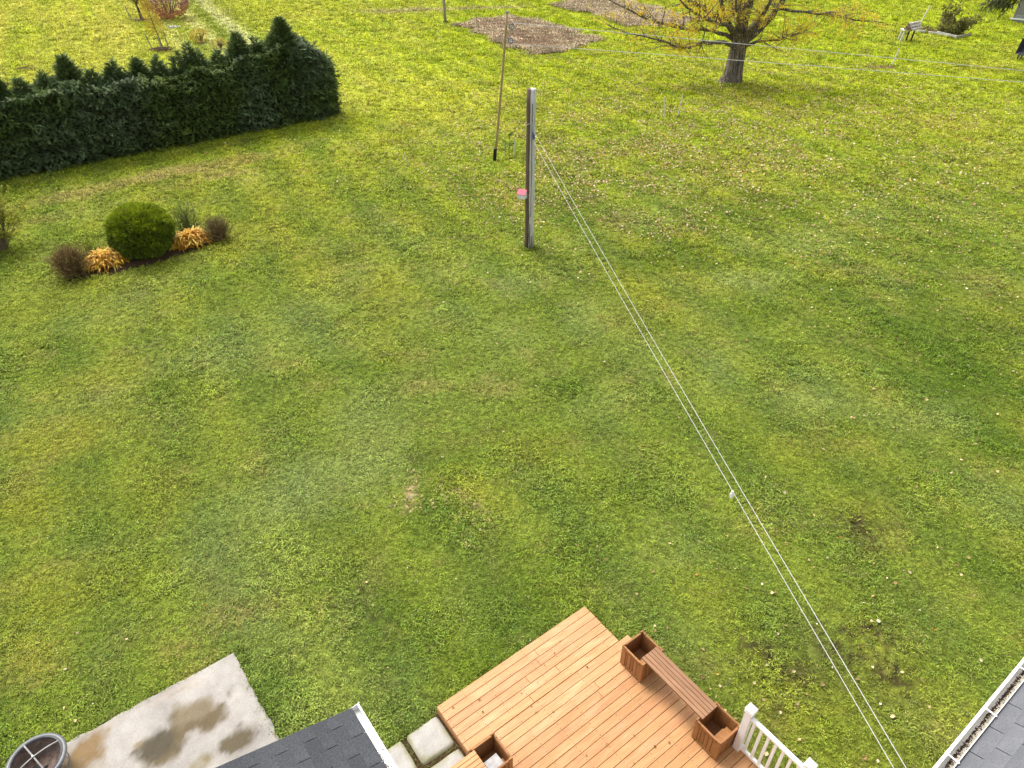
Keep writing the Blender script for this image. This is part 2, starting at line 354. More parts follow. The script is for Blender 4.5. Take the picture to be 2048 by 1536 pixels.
# patches seen in the lawn: where, half sizes in metres, bearing, colour, strength
PATCH = [
 (740, 870, 1.0, 1.8, .1, PALE, .55), (650, 960, 1.5, .9, .3, PALE, .55), (560, 1010, .9, .6, 0, PALE, .4), (470, 700, 1.6, 1.1, .5, PALE, .35), (1180, 630, 1.0, 1.5, 0, PALE, .5), (1060, 560, 1.8, 1.0, .2, PALE, .45),
 (1500, 560, 1.4, .9, 0, PALE, .6), (1590, 800, 1.1, .9, .4, PALE, .5), (1880, 830, 1.6, .8, .2, PALE, .55), (1990, 1000, 1.0, .9, 0, PALE, .4), (880, 540, 1.8, 1.0, .3, PALE, .3), (240, 640, 1.5, .8, 0, PALE, .35), (1330, 1100, .8, .6, .3, PALE, .3),
 (1260, 700, .9, .7, 0, PALE, .35), (250, 1080, .8, .6, 0, PALE, .35), (430, 1130, .8, .7, 0, PALE, .4), (540, 1260, .5, .35, 0, PALE, .4), (1640, 480, 1.6, 1.2, 0, PALE, .4), (1750, 430, 1.5, 1.2, 0, PALE, .35), (930, 1240, .6, .5, .4, PALE, .25), (1420, 700, 1.0, 1.3, 0, PALE, .3),
 (120, 1200, 1.6, 1.0, .3, YEL, .45), (330, 620, 2.2, 1.2, .3, YEL, .35), (200, 760, 1.8, 1.0, .3, YEL, .4), (460, 470, 2.0, 1.2, .5, YEL, .35), (30, 620, 1.6, 1.2, .2, YEL, .35), (1050, 900, 1.2, .6, -.5, YEL, .35), (1640, 900, 1.4, .6, .2, YEL, .3), (700, 1100, .8, .5, .2, YEL, .2), (110, 880, 1.6, 1.1, .4, YEL, .6), (60, 1010, 1.3, .8, .2, YEL, .5), (640, 550, 1.4, 1.8, .2, YEL, .4), (760, 610, .6, 1.8, .2, YEL, .4), (940, 980, .9, .5, -.6, YEL, .55), (1240, 770, .5, .25, .3, YEL, .5), (190, 560, 2, 1.0, 0, YEL, .3),
 (1750, 1010, 1.4, .7, .4, YEL, .25), (1420, 1180, .8, .5, .3, YEL, .3), (330, 1000, 1.0, .8, .3, YEL, .3), (70, 1320, .7, .4, 0, YEL, .4), (1560, 340, 2.5, 3, 0, YEL, .4), (2000, 330, 2.5, 2.5, 0, YEL, .45), (1880, 250, 4, 3, 0, YEL, .35), (880, 200, 3.5, 5, .2, YEL, .5), (760, 300, 2, 3, .3, YEL, .35),
 (1930, 720, 2.2, 2.0, .2, DARK, .55), (1230, 520, 1.6, 1.2, -.3, DARK, .45), (1850, 650, 1.8, 1.3, .2, DARK, .7), (1950, 760, 1.2, 1.6, .2, DARK, .65), (1320, 510, 2.2, 1.5, -.4, DARK, .6), (1150, 430, 1.6, 2.2, 0, DARK, .6), (1520, 420, 2.4, 1.6, .2, DARK, .45), (1680, 600, 1.2, 1.0, 0, DARK, .5), (2000, 880, 1.0, .8, 0, DARK, .6), (740, 740, .7, .5, 0, DARK, .6), (1150, 760, 1.2, .7, -.3, DARK, .5),
 (1240, 860, .7, .5, 0, DARK, .4), (800, 1190, .7, .35, .8, DARK, .55), (920, 920, .8, .4, 0, DARK, .5), (830, 1040, .5, .8, 0, DARK, .5), (560, 1370, .5, .5, 0, DARK, .5), (960, 1330, .8, .4, .6, DARK, .5), (780, 1450, .4, .3, .6, DARK, .5), (620, 1180, .6, .4, 0, DARK, .25), (1080, 1130, 1.0, .6, 0, DARK, .4),
 (1700, 960, 1.2, .5, 0, DARK, .35), (1300, 1200, .7, .4, .3, DARK, .3), (1960, 1130, .8, .5, 0, DARK, .4), (280, 1010, .5, .9, .3, DARK, .3), (480, 560, .7, 2.0, .3, DARK, .3), (1650, 1480, .7, .3, .2, DARK, .4), (1850, 1350, .6, .5, .2, DARK, .25),
 (130, 395, 3.2, .8, .65, BROWN, .55), (300, 352, 3.0, .7, .65, BROWN, .65), (470, 325, 2.8, .6, .65, BROWN, .7), (430, 355, 2.2, .5, .65, BROWN, .55), (90, 440, 1.4, .4, .65, BROWN, .5), (640, 300, .5, 1.5, .2, DARK, .45), (600, 290, 1.0, .4, .65, BROWN, .35),
 (490, 1220, .9, .35, .2, BROWN, .55), (350, 1300, .4, .2, .2, BROWN, .35), (1000, 780, 1.0, .3, 0, BROWN, .35), (820, 990, .14, .42, 0, STRAW, 1.4), (920, 985, .30, .09, -.6, STRAW, 1.2), (955, 1015, .30, .09, -.6, STRAW, 1.1), (1260, 765, .3, .12, -.5, STRAW, .45), (1000, 960, .25, .06, -.6, STRAW, .5), (870, 770, .8, .3, 0, BROWN, .35), (830, 715, .7, .3, 0, BROWN, .3),
 (1240, 440, .9, .6, .2, BROWN, .5), (1180, 400, .7, .5, 0, BROWN, .4), (1290, 355, .8, .5, 0, BROWN, .5), (1400, 345, .8, .5, 0, BROWN, .4), (940, 885, .2, .12, 0, BROWN, .5), (1700, 890, .7, .3, 0, BROWN, .25), (1960, 560, 1.0, .6, 0, BROWN, .35),
]
SOILP = [(1715, 1030, .42, .30, .2, .75), (1760, 1080, .35, .2, .2, .5), (1700, 1280, .45, .28, .5, .85), (1780, 1330, .35, .30, .5, .8), (1660, 1240, .25, .15, .5, .6), (1560, 1330, .40, .22, .3, .7), (1520, 1300, .22, .12, .2, .55), (1610, 1370, .35, .2, .3, .6), (1790, 1390, .18, .14, .3, .7), (1480, 1270, .2, .12, .2, .45), (745, 1245, .13, .10, .2, .75), (1130, 1100, .25, .12, 0, .35), (1840, 1180, .3, .2, .2, .3), (1200, 440, .4, .3, 0, .4), (880, 915, .18, .08, 0, .5), (1570, 1420, .2, .1, .2, .4)]
def lawn_color(x, y):
    x = np.asarray(x, float); y = np.asarray(y, float)
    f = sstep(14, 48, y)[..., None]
    c = GREEN*(1-f)+FAR*f  # far lawn brighter and yellower: the sun-angle effect is put into the colour
    a = fbm(x*.22, y*.22, 21); b = fbm(x*.55+9, y*.55, 33); d = fbm(x*1.9, y*1.9, 41, 3); e = fbm(x*.12+3, y*.12, 55)
    c = c+(YEL-c)*(sstep(.46, .78, a)*.42)[..., None]
    c = c+(DARK-c)*(sstep(.50, .78, b)*.48*(1-.55*f[..., 0]))[..., None]
    c = c+(PALE-c)*(sstep(.52, .80, fbm(x*.35-4, y*.35+2, 61))*.3*(1-f[..., 0]*.8))[..., None]
    c = c+(BROWN-c)*(sstep(.56, .78, d)*.35)[..., None]
    # faint mowing stripes
    ang = math.radians(-61); s1 = x*math.cos(ang+math.pi/2)+y*math.sin(ang+math.pi/2)
    st = np.sin(s1*2*math.pi/2.1+(fbm(x*.08, y*.08, 77)-.5)*5)
    c = c*(1+np.array([.17, .12, .05])*(st*sstep(.2, .5, e))[..., None])
    s2 = x*math.sin(YAW)-y*math.cos(YAW); c = c*(1+.07*np.sin(s2*2*math.pi/1.5+(a-.5)*6)*(1-sstep(.3, .6, e)))[..., None]
    # far-left field beyond the hedge: ochre, streaked by the mower; strip along its wheel track
    fl = sstep(-4, -9, x+ .35*(y-50)*.0) * sstep(38, 44, y+x*-.3)
    och = np.array([.54, .52, .09]); streak = vnoise(s1*.9, (x*math.cos(ang)+y*math.sin(ang))*.10, 91)
    c = c+(och-c)*np.clip(fl*(.45+.35*sstep(-20, -30, x))*(.5+1.5*(streak-.35)), 0, 1)[..., None]
    P1, P2 = np.array([-30.2, 77.3]), np.array([-15.6, 50.5]); dd = (P2-P1)/np.linalg.norm(P2-P1); per = (x-P1[0])*dd[1]-(y-P1[1])*dd[0]; al = (x-P1[0])*dd[0]+(y-P1[1])*dd[1]
    k = sstep(-12, 0, al)*sstep(34, 26, al)
    for off, wd, colr, sg in ((0, .55, np.array([.62, .62, .34]), .85), (2.4, .50, np.array([.60, .60, .30]), .7), (1.2, .6, np.array([.17, .25, .02]), .75), (-1.4, .7, np.array([.20, .28, .02]), .5), (4.6, .5, np.array([.58, .58, .26]), .5), (3.6, .5, np.array([.2, .28, .02]), .5)):
        c = c+(colr-c)*(np.exp(-((per-off)/wd)**2)*k*sg)[..., None]
    # pale dry strip at the far edge
    s3 = np.exp(-((y-72-.12*(x+6)-(fbm(x*.3, y*.3, 13)-.5)*3)/.9)**2)*sstep(-16, -10, x)*sstep(3, -1, x); c = c+(np.array([.42, .34, .20])-c)*(s3*.8)[..., None]
    for (px, py, rx, ry, an, colr, sg) in PATCH:
        p = at(px, py); mk = (np.abs(x-p[0]) < 2.2*max(rx, ry)) & (np.abs(y-p[1]) < 2.2*max(rx, ry))
        if mk.any(): w = mblob(p[0], p[1], rx*1.15, ry*1.15, an, x[mk], y[mk], .95, 5+px % 7, .55)*sg*(.8 if colr is PALE else 1.0)*(.45+1.1*fbm(x[mk]*2.6, y[mk]*2.6, px % 11, 3)); c[mk] = c[mk]+(colr*(1+.35*(f[mk])) - c[mk])*w[:, None]
    for (px, py, rx, ry, an, sg) in SOILP:
        p = at(px, py); mk = (np.abs(x-p[0]) < 3.2*rx) & (np.abs(y-p[1]) < 3.2*rx)
        if mk.any(): w = np.clip(mblob(p[0], p[1], rx*1.9, ry*1.9, an, x[mk], y[mk], 1.0, 9+px % 5, .7)*sg*1.5*sstep(.46, .58, fbm(x[mk]*7.5, y[mk]*7.5, 4, 3)), 0, 1); c[mk] = c[mk]+(SOIL-c[mk])*w[:, None]
    return np.clip(c, .008, .8)
def soil_cover(x, y):
    r = np.zeros(len(x))
    for (px, py, rx, ry, an, sg) in SOILP:
        p = at(px, py); mk = (np.abs(x-p[0]) < 3.2*rx) & (np.abs(y-p[1]) < 3.2*rx)
        if mk.any(): r[mk] = np.maximum(r[mk], mblob(p[0], p[1], rx*1.9, ry*1.9, an, x[mk], y[mk], 1.0, 9+px % 5, .7)*sg*1.5*sstep(.46, .58, fbm(x[mk]*7.5, y[mk]*7.5, 4, 3)))
    return r

# ------------------------------------------------------------------ ground
gx = np.unique(np.concatenate([np.linspace(-450, -62, 14), np.arange(-62, 62, .5), np.arange(-14, 14, .2), np.linspace(62, 450, 14)]))
gy = np.unique(np.concatenate([np.linspace(-120, 0, 8), np.arange(0, 90, .5), np.arange(3, 34, .2), np.linspace(90, 600, 14)]))
GX, GY = np.meshgrid(gx, gy); nx, ny = len(gx), len(gy)
GZ = np.where((GY > 30), (fbm(GX*.12, GY*.12, 5)-.5)*.12*sstep(30, 50, GY), 0)*0
idx = (np.arange(ny-1)[:, None]*nx+np.arange(nx-1)[None]).ravel()
GF = np.stack([idx, idx+1, idx+1+nx, idx+nx], 1)
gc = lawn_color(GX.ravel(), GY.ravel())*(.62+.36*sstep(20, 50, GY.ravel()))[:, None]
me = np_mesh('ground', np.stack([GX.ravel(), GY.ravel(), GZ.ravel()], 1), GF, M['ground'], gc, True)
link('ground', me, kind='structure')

# ------------------------------------------------------------------ instanced ground cover
def blades(n, rad, h, w, seed, lean=.9, seg=2):
    r = np.random.default_rng(seed); V, Fc, S = [], [], []
    for k in range(n):
        a = r.uniform(0, 6.283); q = rad*math.sqrt(r.uniform()); x, y = q*math.cos(a), q*math.sin(a)
        d = r.uniform(0, 6.283); ln = lean*r.uniform(.3, 1.25); hh = h*r.uniform(.5, 1.2); ww = w*r.uniform(.6, 1.2); dx, dy = math.cos(d), math.sin(d)
        b = len(V); px, py = -dy*ww/2, dx*ww/2; sh = r.uniform(.5, 1.5)
        m1 = (x+dx*hh*ln*.35, y+dy*hh*ln*.35, hh*.62); e = (x+dx*hh*ln, y+dy*hh*ln, hh*(1-.35*ln))
        V += [(x-px, y-py, -.01), (x+px, y+py, -.01), (m1[0]-px, m1[1]-py, m1[2]), (m1[0]+px, m1[1]+py, m1[2]), e]
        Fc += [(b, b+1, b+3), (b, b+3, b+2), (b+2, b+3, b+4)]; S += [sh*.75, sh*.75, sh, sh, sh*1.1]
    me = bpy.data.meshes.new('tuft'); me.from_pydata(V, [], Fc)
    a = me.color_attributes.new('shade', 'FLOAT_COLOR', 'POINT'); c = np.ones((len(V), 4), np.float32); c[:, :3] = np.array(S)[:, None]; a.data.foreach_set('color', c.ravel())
    return me
def gn_points(name, P, scl, rotz, col, var, protos, mat, kind='stuff', tilt=None, parent=None):
    me = bpy.data.meshes.new(name); me.vertices.add(len(P)); me.vertices.foreach_set('co', np.asarray(P, np.float32).ravel())
    me.attributes.new('scl', 'FLOAT', 'POINT').data.foreach_set('value', np.asarray(scl, np.float32))
    rv = np.zeros((len(P), 3), np.float32); rv[:, 2] = rotz
    if tilt is not None: rv[:, 0] = tilt[:, 0]; rv[:, 1] = tilt[:, 1]
    me.attributes.new('rot', 'FLOAT_VECTOR', 'POINT').data.foreach_set('vector', rv.ravel())
    c = np.ones((len(P), 4), np.float32); c[:, :3] = col; me.attributes.new('col', 'FLOAT_COLOR', 'POINT').data.foreach_set('color', c.ravel())
    me.attributes.new('var', 'INT', 'POINT').data.foreach_set('value', np.asarray(var, np.int32))
    me.materials.append(mat); o = link(name, me, parent, kind=kind)
    g = bpy.data.node_groups.new(name+'_nodes', 'GeometryNodeTree'); g.interface.new_socket('Geometry', in_out='INPUT', socket_type='NodeSocketGeometry'); g.interface.new_socket('Geometry', in_out='OUTPUT', socket_type='NodeSocketGeometry')
    N, L = g.nodes, g.links; gi = N.new('NodeGroupInput'); go = N.new('NodeGroupOutput'); ip = N.new('GeometryNodeInstanceOnPoints'); L.new(gi.outputs[0], ip.inputs['Points'])
    jn = N.new('GeometryNodeGeometryToInstance')
    for pm in protos:
        pm.materials.clear(); pm.materials.append(mat); po = bpy.data.objects.new('tuft', pm)
        oi = N.new('GeometryNodeObjectInfo'); oi.inputs['Object'].default_value = po; oi.inputs['As Instance'].default_value = False
        gg = N.new('GeometryNodeGeometryToInstance'); L.new(oi.outputs['Geometry'], gg.inputs[0]); L.new(gg.outputs[0], jn.inputs[0]) if False else None
        protos_out.append(gg)
    j = N.new('GeometryNodeJoinGeometry')
    for gg in reversed(protos_out): L.new(gg.outputs[0], j.inputs[0])
    protos_out.clear(); N.remove(jn)
    L.new(j.outputs[0], ip.inputs['Instance']); ip.inputs['Pick Instance'].default_value = True
    def na(nm, ty):
        a = N.new('GeometryNodeInputNamedAttribute'); a.data_type = ty; a.inputs[0].default_value = nm; return a.outputs['Attribute']
    L.new(na('var', 'INT'), ip.inputs['Instance Index']); L.new(na('scl', 'FLOAT'), ip.inputs['Scale']); L.new(na('rot', 'FLOAT_VECTOR'), ip.inputs['Rotation'])
    L.new(ip.outputs[0], go.inputs[0]); md = o.modifiers.new('cover', 'NODES'); md.node_group = g
    return o
protos_out = []

HEDGE_W0, HEDGE_W1, HEDGE_U1 = 36.45, 38.9, 16.4
def blocked(x, y):
    u, w = to_uw(x, y)
    b = (u > DECK_POLY['u0']) & (u < 5.90) & (w < 4.6) | (u > 2.68) & (u < 5.79) & (w < 5.51) & (w > 4.5)
    b |= (u < .47+.10*(fbm(w*1.3, w*0, 3)-.5)) & (w > 4.5) & (w < 8.52+.10*(fbm(u*1.2, u*0, 8)-.5)) & (u > -9)
    b |= (u > 1.3) & (u < 2.70) & (w < 5.50) & (w > 3.9)
    b |= (u < 1.3) & (w < 4.9)
    b |= (w < .2)
    b |= (u < HEDGE_U1-.6) & (w > HEDGE_W0+.3) & (w < HEDGE_W1-.2)
    return b
def frustum_pts(y0, y1, dens, mar=1.12):
    n = int(dens*(y1-y0)*(y1*1.45+12)*1.0); y = rng.uniform(y0, y1, n); hw = 1024/F_PX*(y*CT+CAM_H*ST)*mar+.5
    x = rng.uniform(-1, 1, n)*(1024/F_PX*(y1*CT+CAM_H*ST)*mar+.5); k = np.abs(x) < hw; return x[k], y[k]
gpx, gpy, gps = [], [], []
for y0, y1, dens, sc in ((3.2, 9, 330, .85), (9, 14, 230, .95), (14, 20, 130, 1.15), (20, 28, 75, 1.5), (28, 40, 46, 1.8), (40, 58, 30, 2.2), (58, 92, 16, 2.9)):
    x, y = frustum_pts(y0, y1, dens); gpx.append(x); gpy.append(y); gps.append(np.full(len(x), sc))
gpx, gpy, gps = map(np.concatenate, (gpx, gpy, gps))
inA = inpoly(gpx, gpy, GARDEN_A, 2.0); inB = inpoly(gpx, gpy, GARDEN_B, 2.2)
ok = ~blocked(gpx, gpy) & ~inA & ~inB
soilv = soil_cover(gpx, gpy); ok &= rng.uniform(size=len(gpx)) > soilv*1.15
gpx, gpy, gps = gpx[ok], gpy[ok], gps[ok]; n = len(gpx)
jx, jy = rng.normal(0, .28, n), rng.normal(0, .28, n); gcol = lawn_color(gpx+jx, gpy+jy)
jn_ = rng.normal(0, 1, n)[:, None]; gcol = gcol*(1+.10*jn_*np.array([1, .8, .6]))
dead = rng.uniform(size=n) < .05; gcol[dead] = gcol[dead]*.4+np.array([.26, .21, .11])*.6
clov = (rng.uniform(size=n) < .16) & (fbm(gpx*1.3, gpy*1.3, 88) > .52); gcol[clov] = gcol[clov]*.5+np.array([.12, .20, .075])*.5
lush = sstep(.45, .75, fbm(gpx*.9, gpy*.9, 19))
gsc = gps*(.72+.5*lush+rng.uniform(-.15, .2, n))
TUFTS = [blades(8, .060, .070, .013, 1, 1.1), blades(7, .065, .062, .015, 2, 1.3), blades(9, .055, .075, .011, 3, .9), blades(7, .06, .048, .024, 4, 1.4)]
var = rng.integers(0, 3, n); var[clov] = 3
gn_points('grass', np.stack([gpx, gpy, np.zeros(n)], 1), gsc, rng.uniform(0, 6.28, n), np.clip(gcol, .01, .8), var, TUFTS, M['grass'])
print('grass instances', n)

# longer ragged grass along slab, paving, deck and post edges
ex, ey = [], []
def edge(a, b, d, sd):
    L = np.linalg.norm(np.array(b)-np.array(a)); k = int(L*d); t_ = rng.uniform(0, 1, k); p = np.array(a)[None]*(1-t_)[:, None]+np.array(b)[None]*t_[:, None]+rng.normal(0, sd, (k, 2)); ex.extend(p[:, 0]); ey.extend(p[:, 1])
for a, b in (((-7, 8.57), (.5, 8.57)), ((.52, 8.6), (.52, 5.0)), ((1.4, 5.58), (2.66, 5.58)), ((2.7, 5.62), (5.8, 5.62)), ((5.95, 5.5), (5.98, 0.4))):
    edge(uw(*a)[:2], uw(*b)[:2], 42, .045)
for k in range(130): a = R.uniform(0, 6.28); ex.append(.6+.22*math.cos(a)*R.uniform(.8, 1.3)); ey.append(22.94+.22*math.sin(a)*R.uniform(.8, 1.3))
for a, b in (((1.3, 4.885), (2.66, 4.885)), ((2.005, 5.5), (2.005, 4.2))): edge(uw(*a)[:2], uw(*b)[:2], 34, .006)
ex, ey = np.array(ex), np.array(ey); n2 = len(ex); seam = np.arange(n2) >= n2-0
sz = np.full(n2, 1.0); uu, ww_ = to_uw(ex, ey); tight = (uu > 1.28) & (uu < 2.68) & (ww_ < 5.52) & (ww_ > 4.1); sz[tight] = .30
gn_points('edge_grass', np.stack([ex, ey, np.where(tight, .012, 0)], 1), sz*rng.uniform(.7, 1.25, n2), rng.uniform(0, 6.28, n2), lawn_color(ex, ey)*.8, rng.integers(0, 4, n2), [blades(16, .07, .085, .009, 11, .8), blades(14, .06, .07, .012, 12, 1.1), blades(18, .08, .10, .008, 13, .7), blades(12, .06, .05, .018, 14, 1.3)], M['grass'])

# ------------------------------------------------------------------ garden plots
def plot(name, P, mat, s):
    lo, hi = P.min(0)-1, P.max(0)+1; st = .22; xs = np.arange(lo[0], hi[0], st); ys = np.arange(lo[1], hi[1], st); X, Y = np.meshgrid(xs, ys); ins = inpoly(X, Y, P, 2.0)
    Z = .03+fbm(X*1.6, Y*1.6, s)*.16+rng.uniform(-.02, .02, X.shape); ii = (np.arange(len(ys)-1)[:, None]*len(xs)+np.arange(len(xs)-1)[None]); c_ = (ins[:-1, :-1] & ins[1:, 1:]).ravel(); ii = ii.ravel()[c_]
    Fq = np.stack([ii, ii+1, ii+1+len(xs), ii+len(xs)], 1); use = np.unique(Fq); rm = -np.ones(X.size, int); rm[use] = np.arange(len(use))
    V = np.stack([X.ravel(), Y.ravel(), Z.ravel()], 1)[use]; link(name, np_mesh(name, V, rm[Fq], mat), kind='structure')
plot('garden_plot', GARDEN_A, M['soilbed'], 31); plot('garden_plot', GARDEN_B, M['soilbed'], 37)
lo = np.array([-8, 50]); hi = np.array([22, 82]); k = 26000; x = rng.uniform(lo[0], hi[0], k); y = rng.uniform(lo[1], hi[1], k)
a_ = inpoly(x, y, GARDEN_A, 2.0); b_ = inpoly(x, y, GARDEN_B, 2.2); ke = (a_ | b_)
# keep the plot centre open soil, straw thickest round the rim
cx = GARDEN_A.mean(0); inner = inpoly((x-cx[0])*1.22+cx[0], (y-cx[1])*1.22+cx[1], GARDEN_A, 1.5); row = sstep(.35, .6, fbm(x*.45+y*.2, y*1.3-x*.6, 71))
ke &= (rng.uniform(size=k) < np.where(a_ & inner, .14+.42*row, .95)); x, y, inner = x[ke], y[ke], inner[ke]; k = len(x)
sc_ = np.array([.66, .54, .36])*(1+rng.uniform(-.35, .2, (k, 1))); w_ = rng.uniform(size=k) < .35; sc_[w_] = np.array([.24, .17, .11]); gg_ = rng.uniform(size=k) < .12; sc_[gg_] = np.array([.17, .19, .05])
gn_points('dead_stalks', np.stack([x, y, np.full(k, .04)], 1), rng.uniform(1.6, 3.2, k), rng.uniform(0, 6.28, k), sc_, rng.integers(0, 2, k), [blades(20, .16, .07, .012, 21, 1.4), blades(16, .14, .09, .010, 22, 1.0)], M['stalk'])

# ------------------------------------------------------------------ fallen leaves
def leaf_proto(seed, L=1.0):
    r = np.random.default_rng(seed); c1, c2 = r.uniform(.1, .35), r.uniform(-.1, .25)
    V = [(0, 0, .02), (.34, .3, c1), (.38, .62, c2+.1), (0, 1, .12), (-.38, .6, c1), (-.34, .28, c2+.08), (0, .5, .0)]
    me = bpy.data.meshes.new('tuft'); me.from_pydata([(a*L, (b-.5)*L, c*L) for a, b, c in V], [], [(6, 0, 1), (6, 1, 2), (6, 2, 3), (6, 3, 4), (6, 4, 5), (6, 5, 0)])
    a = me.color_attributes.new('shade', 'FLOAT_COLOR', 'POINT'); a.data.foreach_set('color', np.ones((7, 4), np.float32).ravel()); return me
def leafzone(cx, cy, rx, ry, n): t_ = rng.normal(0, 1, (n, 2)); return cx+t_[:, 0]*rx, cy+t_[:, 1]*ry
X, Y, S_ = [], [], []
for (px, py, rx, ry, n, s) in [(1466, 190, 11, 6.5, 5200, .085), (1240, 300, 5, 5, 2600, .080), (1150, 400, 3, 2.5, 900, .075), (1560, 330, 6, 5, 1700, .080), (1850, 260, 7, 6, 1300, .085), (1800, 420, 5, 4, 500, .08), (1270, 450, 1.6, .7, 260, .075), (1340, 160, 6, 5, 900, .085), (960, 330, 3.5, 3, 300, .075), (1950, 620, 4, 3, 220, .07), (1700, 1230, 2.2, 2.0, 120, .066), (1560, 1350, .9, .8, 30, .07), (1900, 900, 2.5, 2, 60, .075), (900, 900, 6, 5, 110, .05), (1240, 1150, 2.0, 1.0, 40, .055), (300, 1250, 3, 2, 50, .05)]:
    p = at(px, py); n = int(n*2.9) if py < 500 else n; x, y = leafzone(p[0], p[1], rx, ry, n); X.append(x); Y.append(y); S_.append(np.full(n, s))
X, Y, S_ = map(np.concatenate, (X, Y, S_)); cl = fbm(X*.7, Y*.7, 101, 3)
ke = (~blocked(X, Y)) & (rng.uniform(size=len(X)) < sstep(.28, .62, cl)*1.0+.12) & (Y > 3.5)
X, Y, S_ = X[ke], Y[ke], S_[ke]; n = len(X)
pal = np.array([(.38, .27, .13), (.50, .39, .22), (.27, .17, .08), (.40, .20, .05), (.14, .09, .045), (.58, .50, .34), (.48, .36, .08)]); lc = pal[rng.choice(7, n, p=[.27, .30, .12, .04, .09, .13, .05])]
gn_points('fallen_leaves', np.stack([X, Y, np.where(Y < 25, .045, .06)], 1), S_*rng.uniform(.6, 1.4, n)*np.where(Y > 28, 1.05, .9), rng.uniform(0, 6.28, n), lc, rng.integers(0, 3, n), [leaf_proto(1), leaf_proto(2), leaf_proto(3)], M['litter'], tilt=rng.normal(0, .35, (n, 2)))
# a few dry leaves blown onto the deck
k_ = 22; du, dw = rng.uniform(2.8, 5.3, k_), rng.uniform(.4, 5.4, k_); dk = np.array([uw(a, b) for a, b in zip(du, dw)]); dk[:, 2] = np.where(dw > 4.56, .186, .366)
gn_points('deck_leaves', dk, rng.uniform(.02, .05, k_), rng.uniform(0, 6.28, k_), pal[rng.choice([0, 2, 3, 4], k_)], rng.integers(0, 2, k_), [leaf_proto(5), leaf_proto(6)], M['litter'], tilt=rng.normal(0, .25, (k_, 2)))
# clover heads and dandelions
x, y = frustum_pts(4, 26, .35); k_ = ~blocked(x, y); x, y = x[k_], y[k_]; n = len(x); fc = np.where((rng.uniform(size=n) < .12)[:, None], np.array([.8, .62, .02]), np.array([.72, .72, .66]))
fm = MB().lathe([(.001, .0), (.6, .1), (.8, .5), (.45, .9), (.001, 1.0)], 7).mesh('tuft', M['litter']); a = fm.color_attributes.new('shade', 'FLOAT_COLOR', 'POINT'); a.data.foreach_set('color', np.ones((len(fm.vertices), 4), np.float32).ravel())
gn_points('clover_flowers', np.stack([x, y, np.full(n, .045)], 1), rng.uniform(.008, .015, n), rng.uniform(0, 6, n), fc, np.zeros(n), [fm], M['litter'])

# ------------------------------------------------------------------ concrete slab
us = np.arange(-9.0, .4701, .05); ws = np.arange(3.0, 8.5501, .05); U, W = np.meshgrid(us, ws)
Uo = np.where(U > .43, U+.12*(fbm(W*1.3, W*0, 3)-.5)+.03*(vnoise(W*9, W*0, 5)-.5)-.02*(W > 8.4), U); Wo = np.where(W > 8.50, W+.12*(fbm(U*1.2, U*0, 8)-.5)+.035*(vnoise(U*8, U*0, 6)-.5), W)
base = np.array([.315, .295, .272])*(1+.75*(fbm(U*1.4, W*1.4, 3)-.5))[..., None]*np.ones(3)
def stain(px, py, ru, rw, ang, sg, colr, s):
    global base
    p = at(px, py, .06); u0, w0 = to_uw(p[0], p[1]); c, sn = math.cos(ang), math.sin(ang); dx, dy = U-u0, W-w0
    d = np.hypot((dx*c+dy*sn)/ru, (-dx*sn+dy*c)/rw)+(fbm(U*3.2, W*3.2, s, 5)-.5)*2.1; w = (1-sstep(.22, 1.02, d))**.8*sg*(.42+1.05*fbm(U*11, W*11, s+4, 4)); base = base+(np.array(colr)-base)*np.clip(w, 0, 1)[..., None]
stain(375, 1455, 1.0, .42, .1, 1.3, (.105, .078, .036), 5); stain(395, 1415, .45, .22, 0, .95, (.17, .135, .08), 9); stain(325, 1492, .50, .26, .2, 1.4, (.06, .048, .026), 12)
stain(478, 1478, .40, .20, 0, 1.3, (.085, .066, .034), 15); stain(160, 1508, .46, .48, 0, 1.3, (.20, .13, .055), 21); stain(405, 1524, .22, .14, 0, .9, (.18, .15, .08), 25); stain(275, 1490, .12, .07, 0, .8, (.25, .2, .12), 28); stain(350, 1385, .5, .12, 0, .35, (.38, .31, .25), 31); stain(230, 1440, .9, .12, 0, .25, (.42, .36, .30), 33)
base = base*(1-.18*(sstep(8.36, 8.5, W)*fbm(U*5, W*9, 12)))[..., None]
base = base*(1-.35*np.exp(-((W-8.33+.15*(fbm(U*.8, W*0, 2)-.5))/.012)**2)*sstep(.45, .6, fbm(U*1.1, W*.3, 55)))[..., None]
Zs = .055+.004*(fbm(U*3, W*3, 6)-.5)-np.where((U > .44) | (W > 8.52), .02, 0)
nu = len(us); ii = (np.arange(len(ws)-1)[:, None]*nu+np.arange(nu-1)[None]).ravel()
V = np.stack([Uo.ravel(), Wo.ravel(), Zs.ravel()], 1); Fq = np.stack([ii, ii+1, ii+1+nu, ii+nu], 1)
# skirt
eb = [(len(ws)-1)*nu+j for j in range(nu)]; er = [i*nu+nu-1 for i in range(len(ws))]; V2 = list(V); F2 = list(Fq); C2 = list(base.reshape(-1, 3))
for E_ in (eb[::-1], er[::-1]):
    b0 = len(V2)
    for e in E_: V2.append(V[e]*[1, 1, 0]+[0, 0, -.05]); C2.append(C2[e]*.6)
    for j in range(len(E_)-1): F2.append((E_[j], b0+j, b0+j+1, E_[j+1]))
me = np_mesh('concrete_patio', np.array(V2), np.array(F2), M['concrete'], np.array(C2), True); link('concrete_patio', me, rot=(0, 0, YAW), kind='structure')

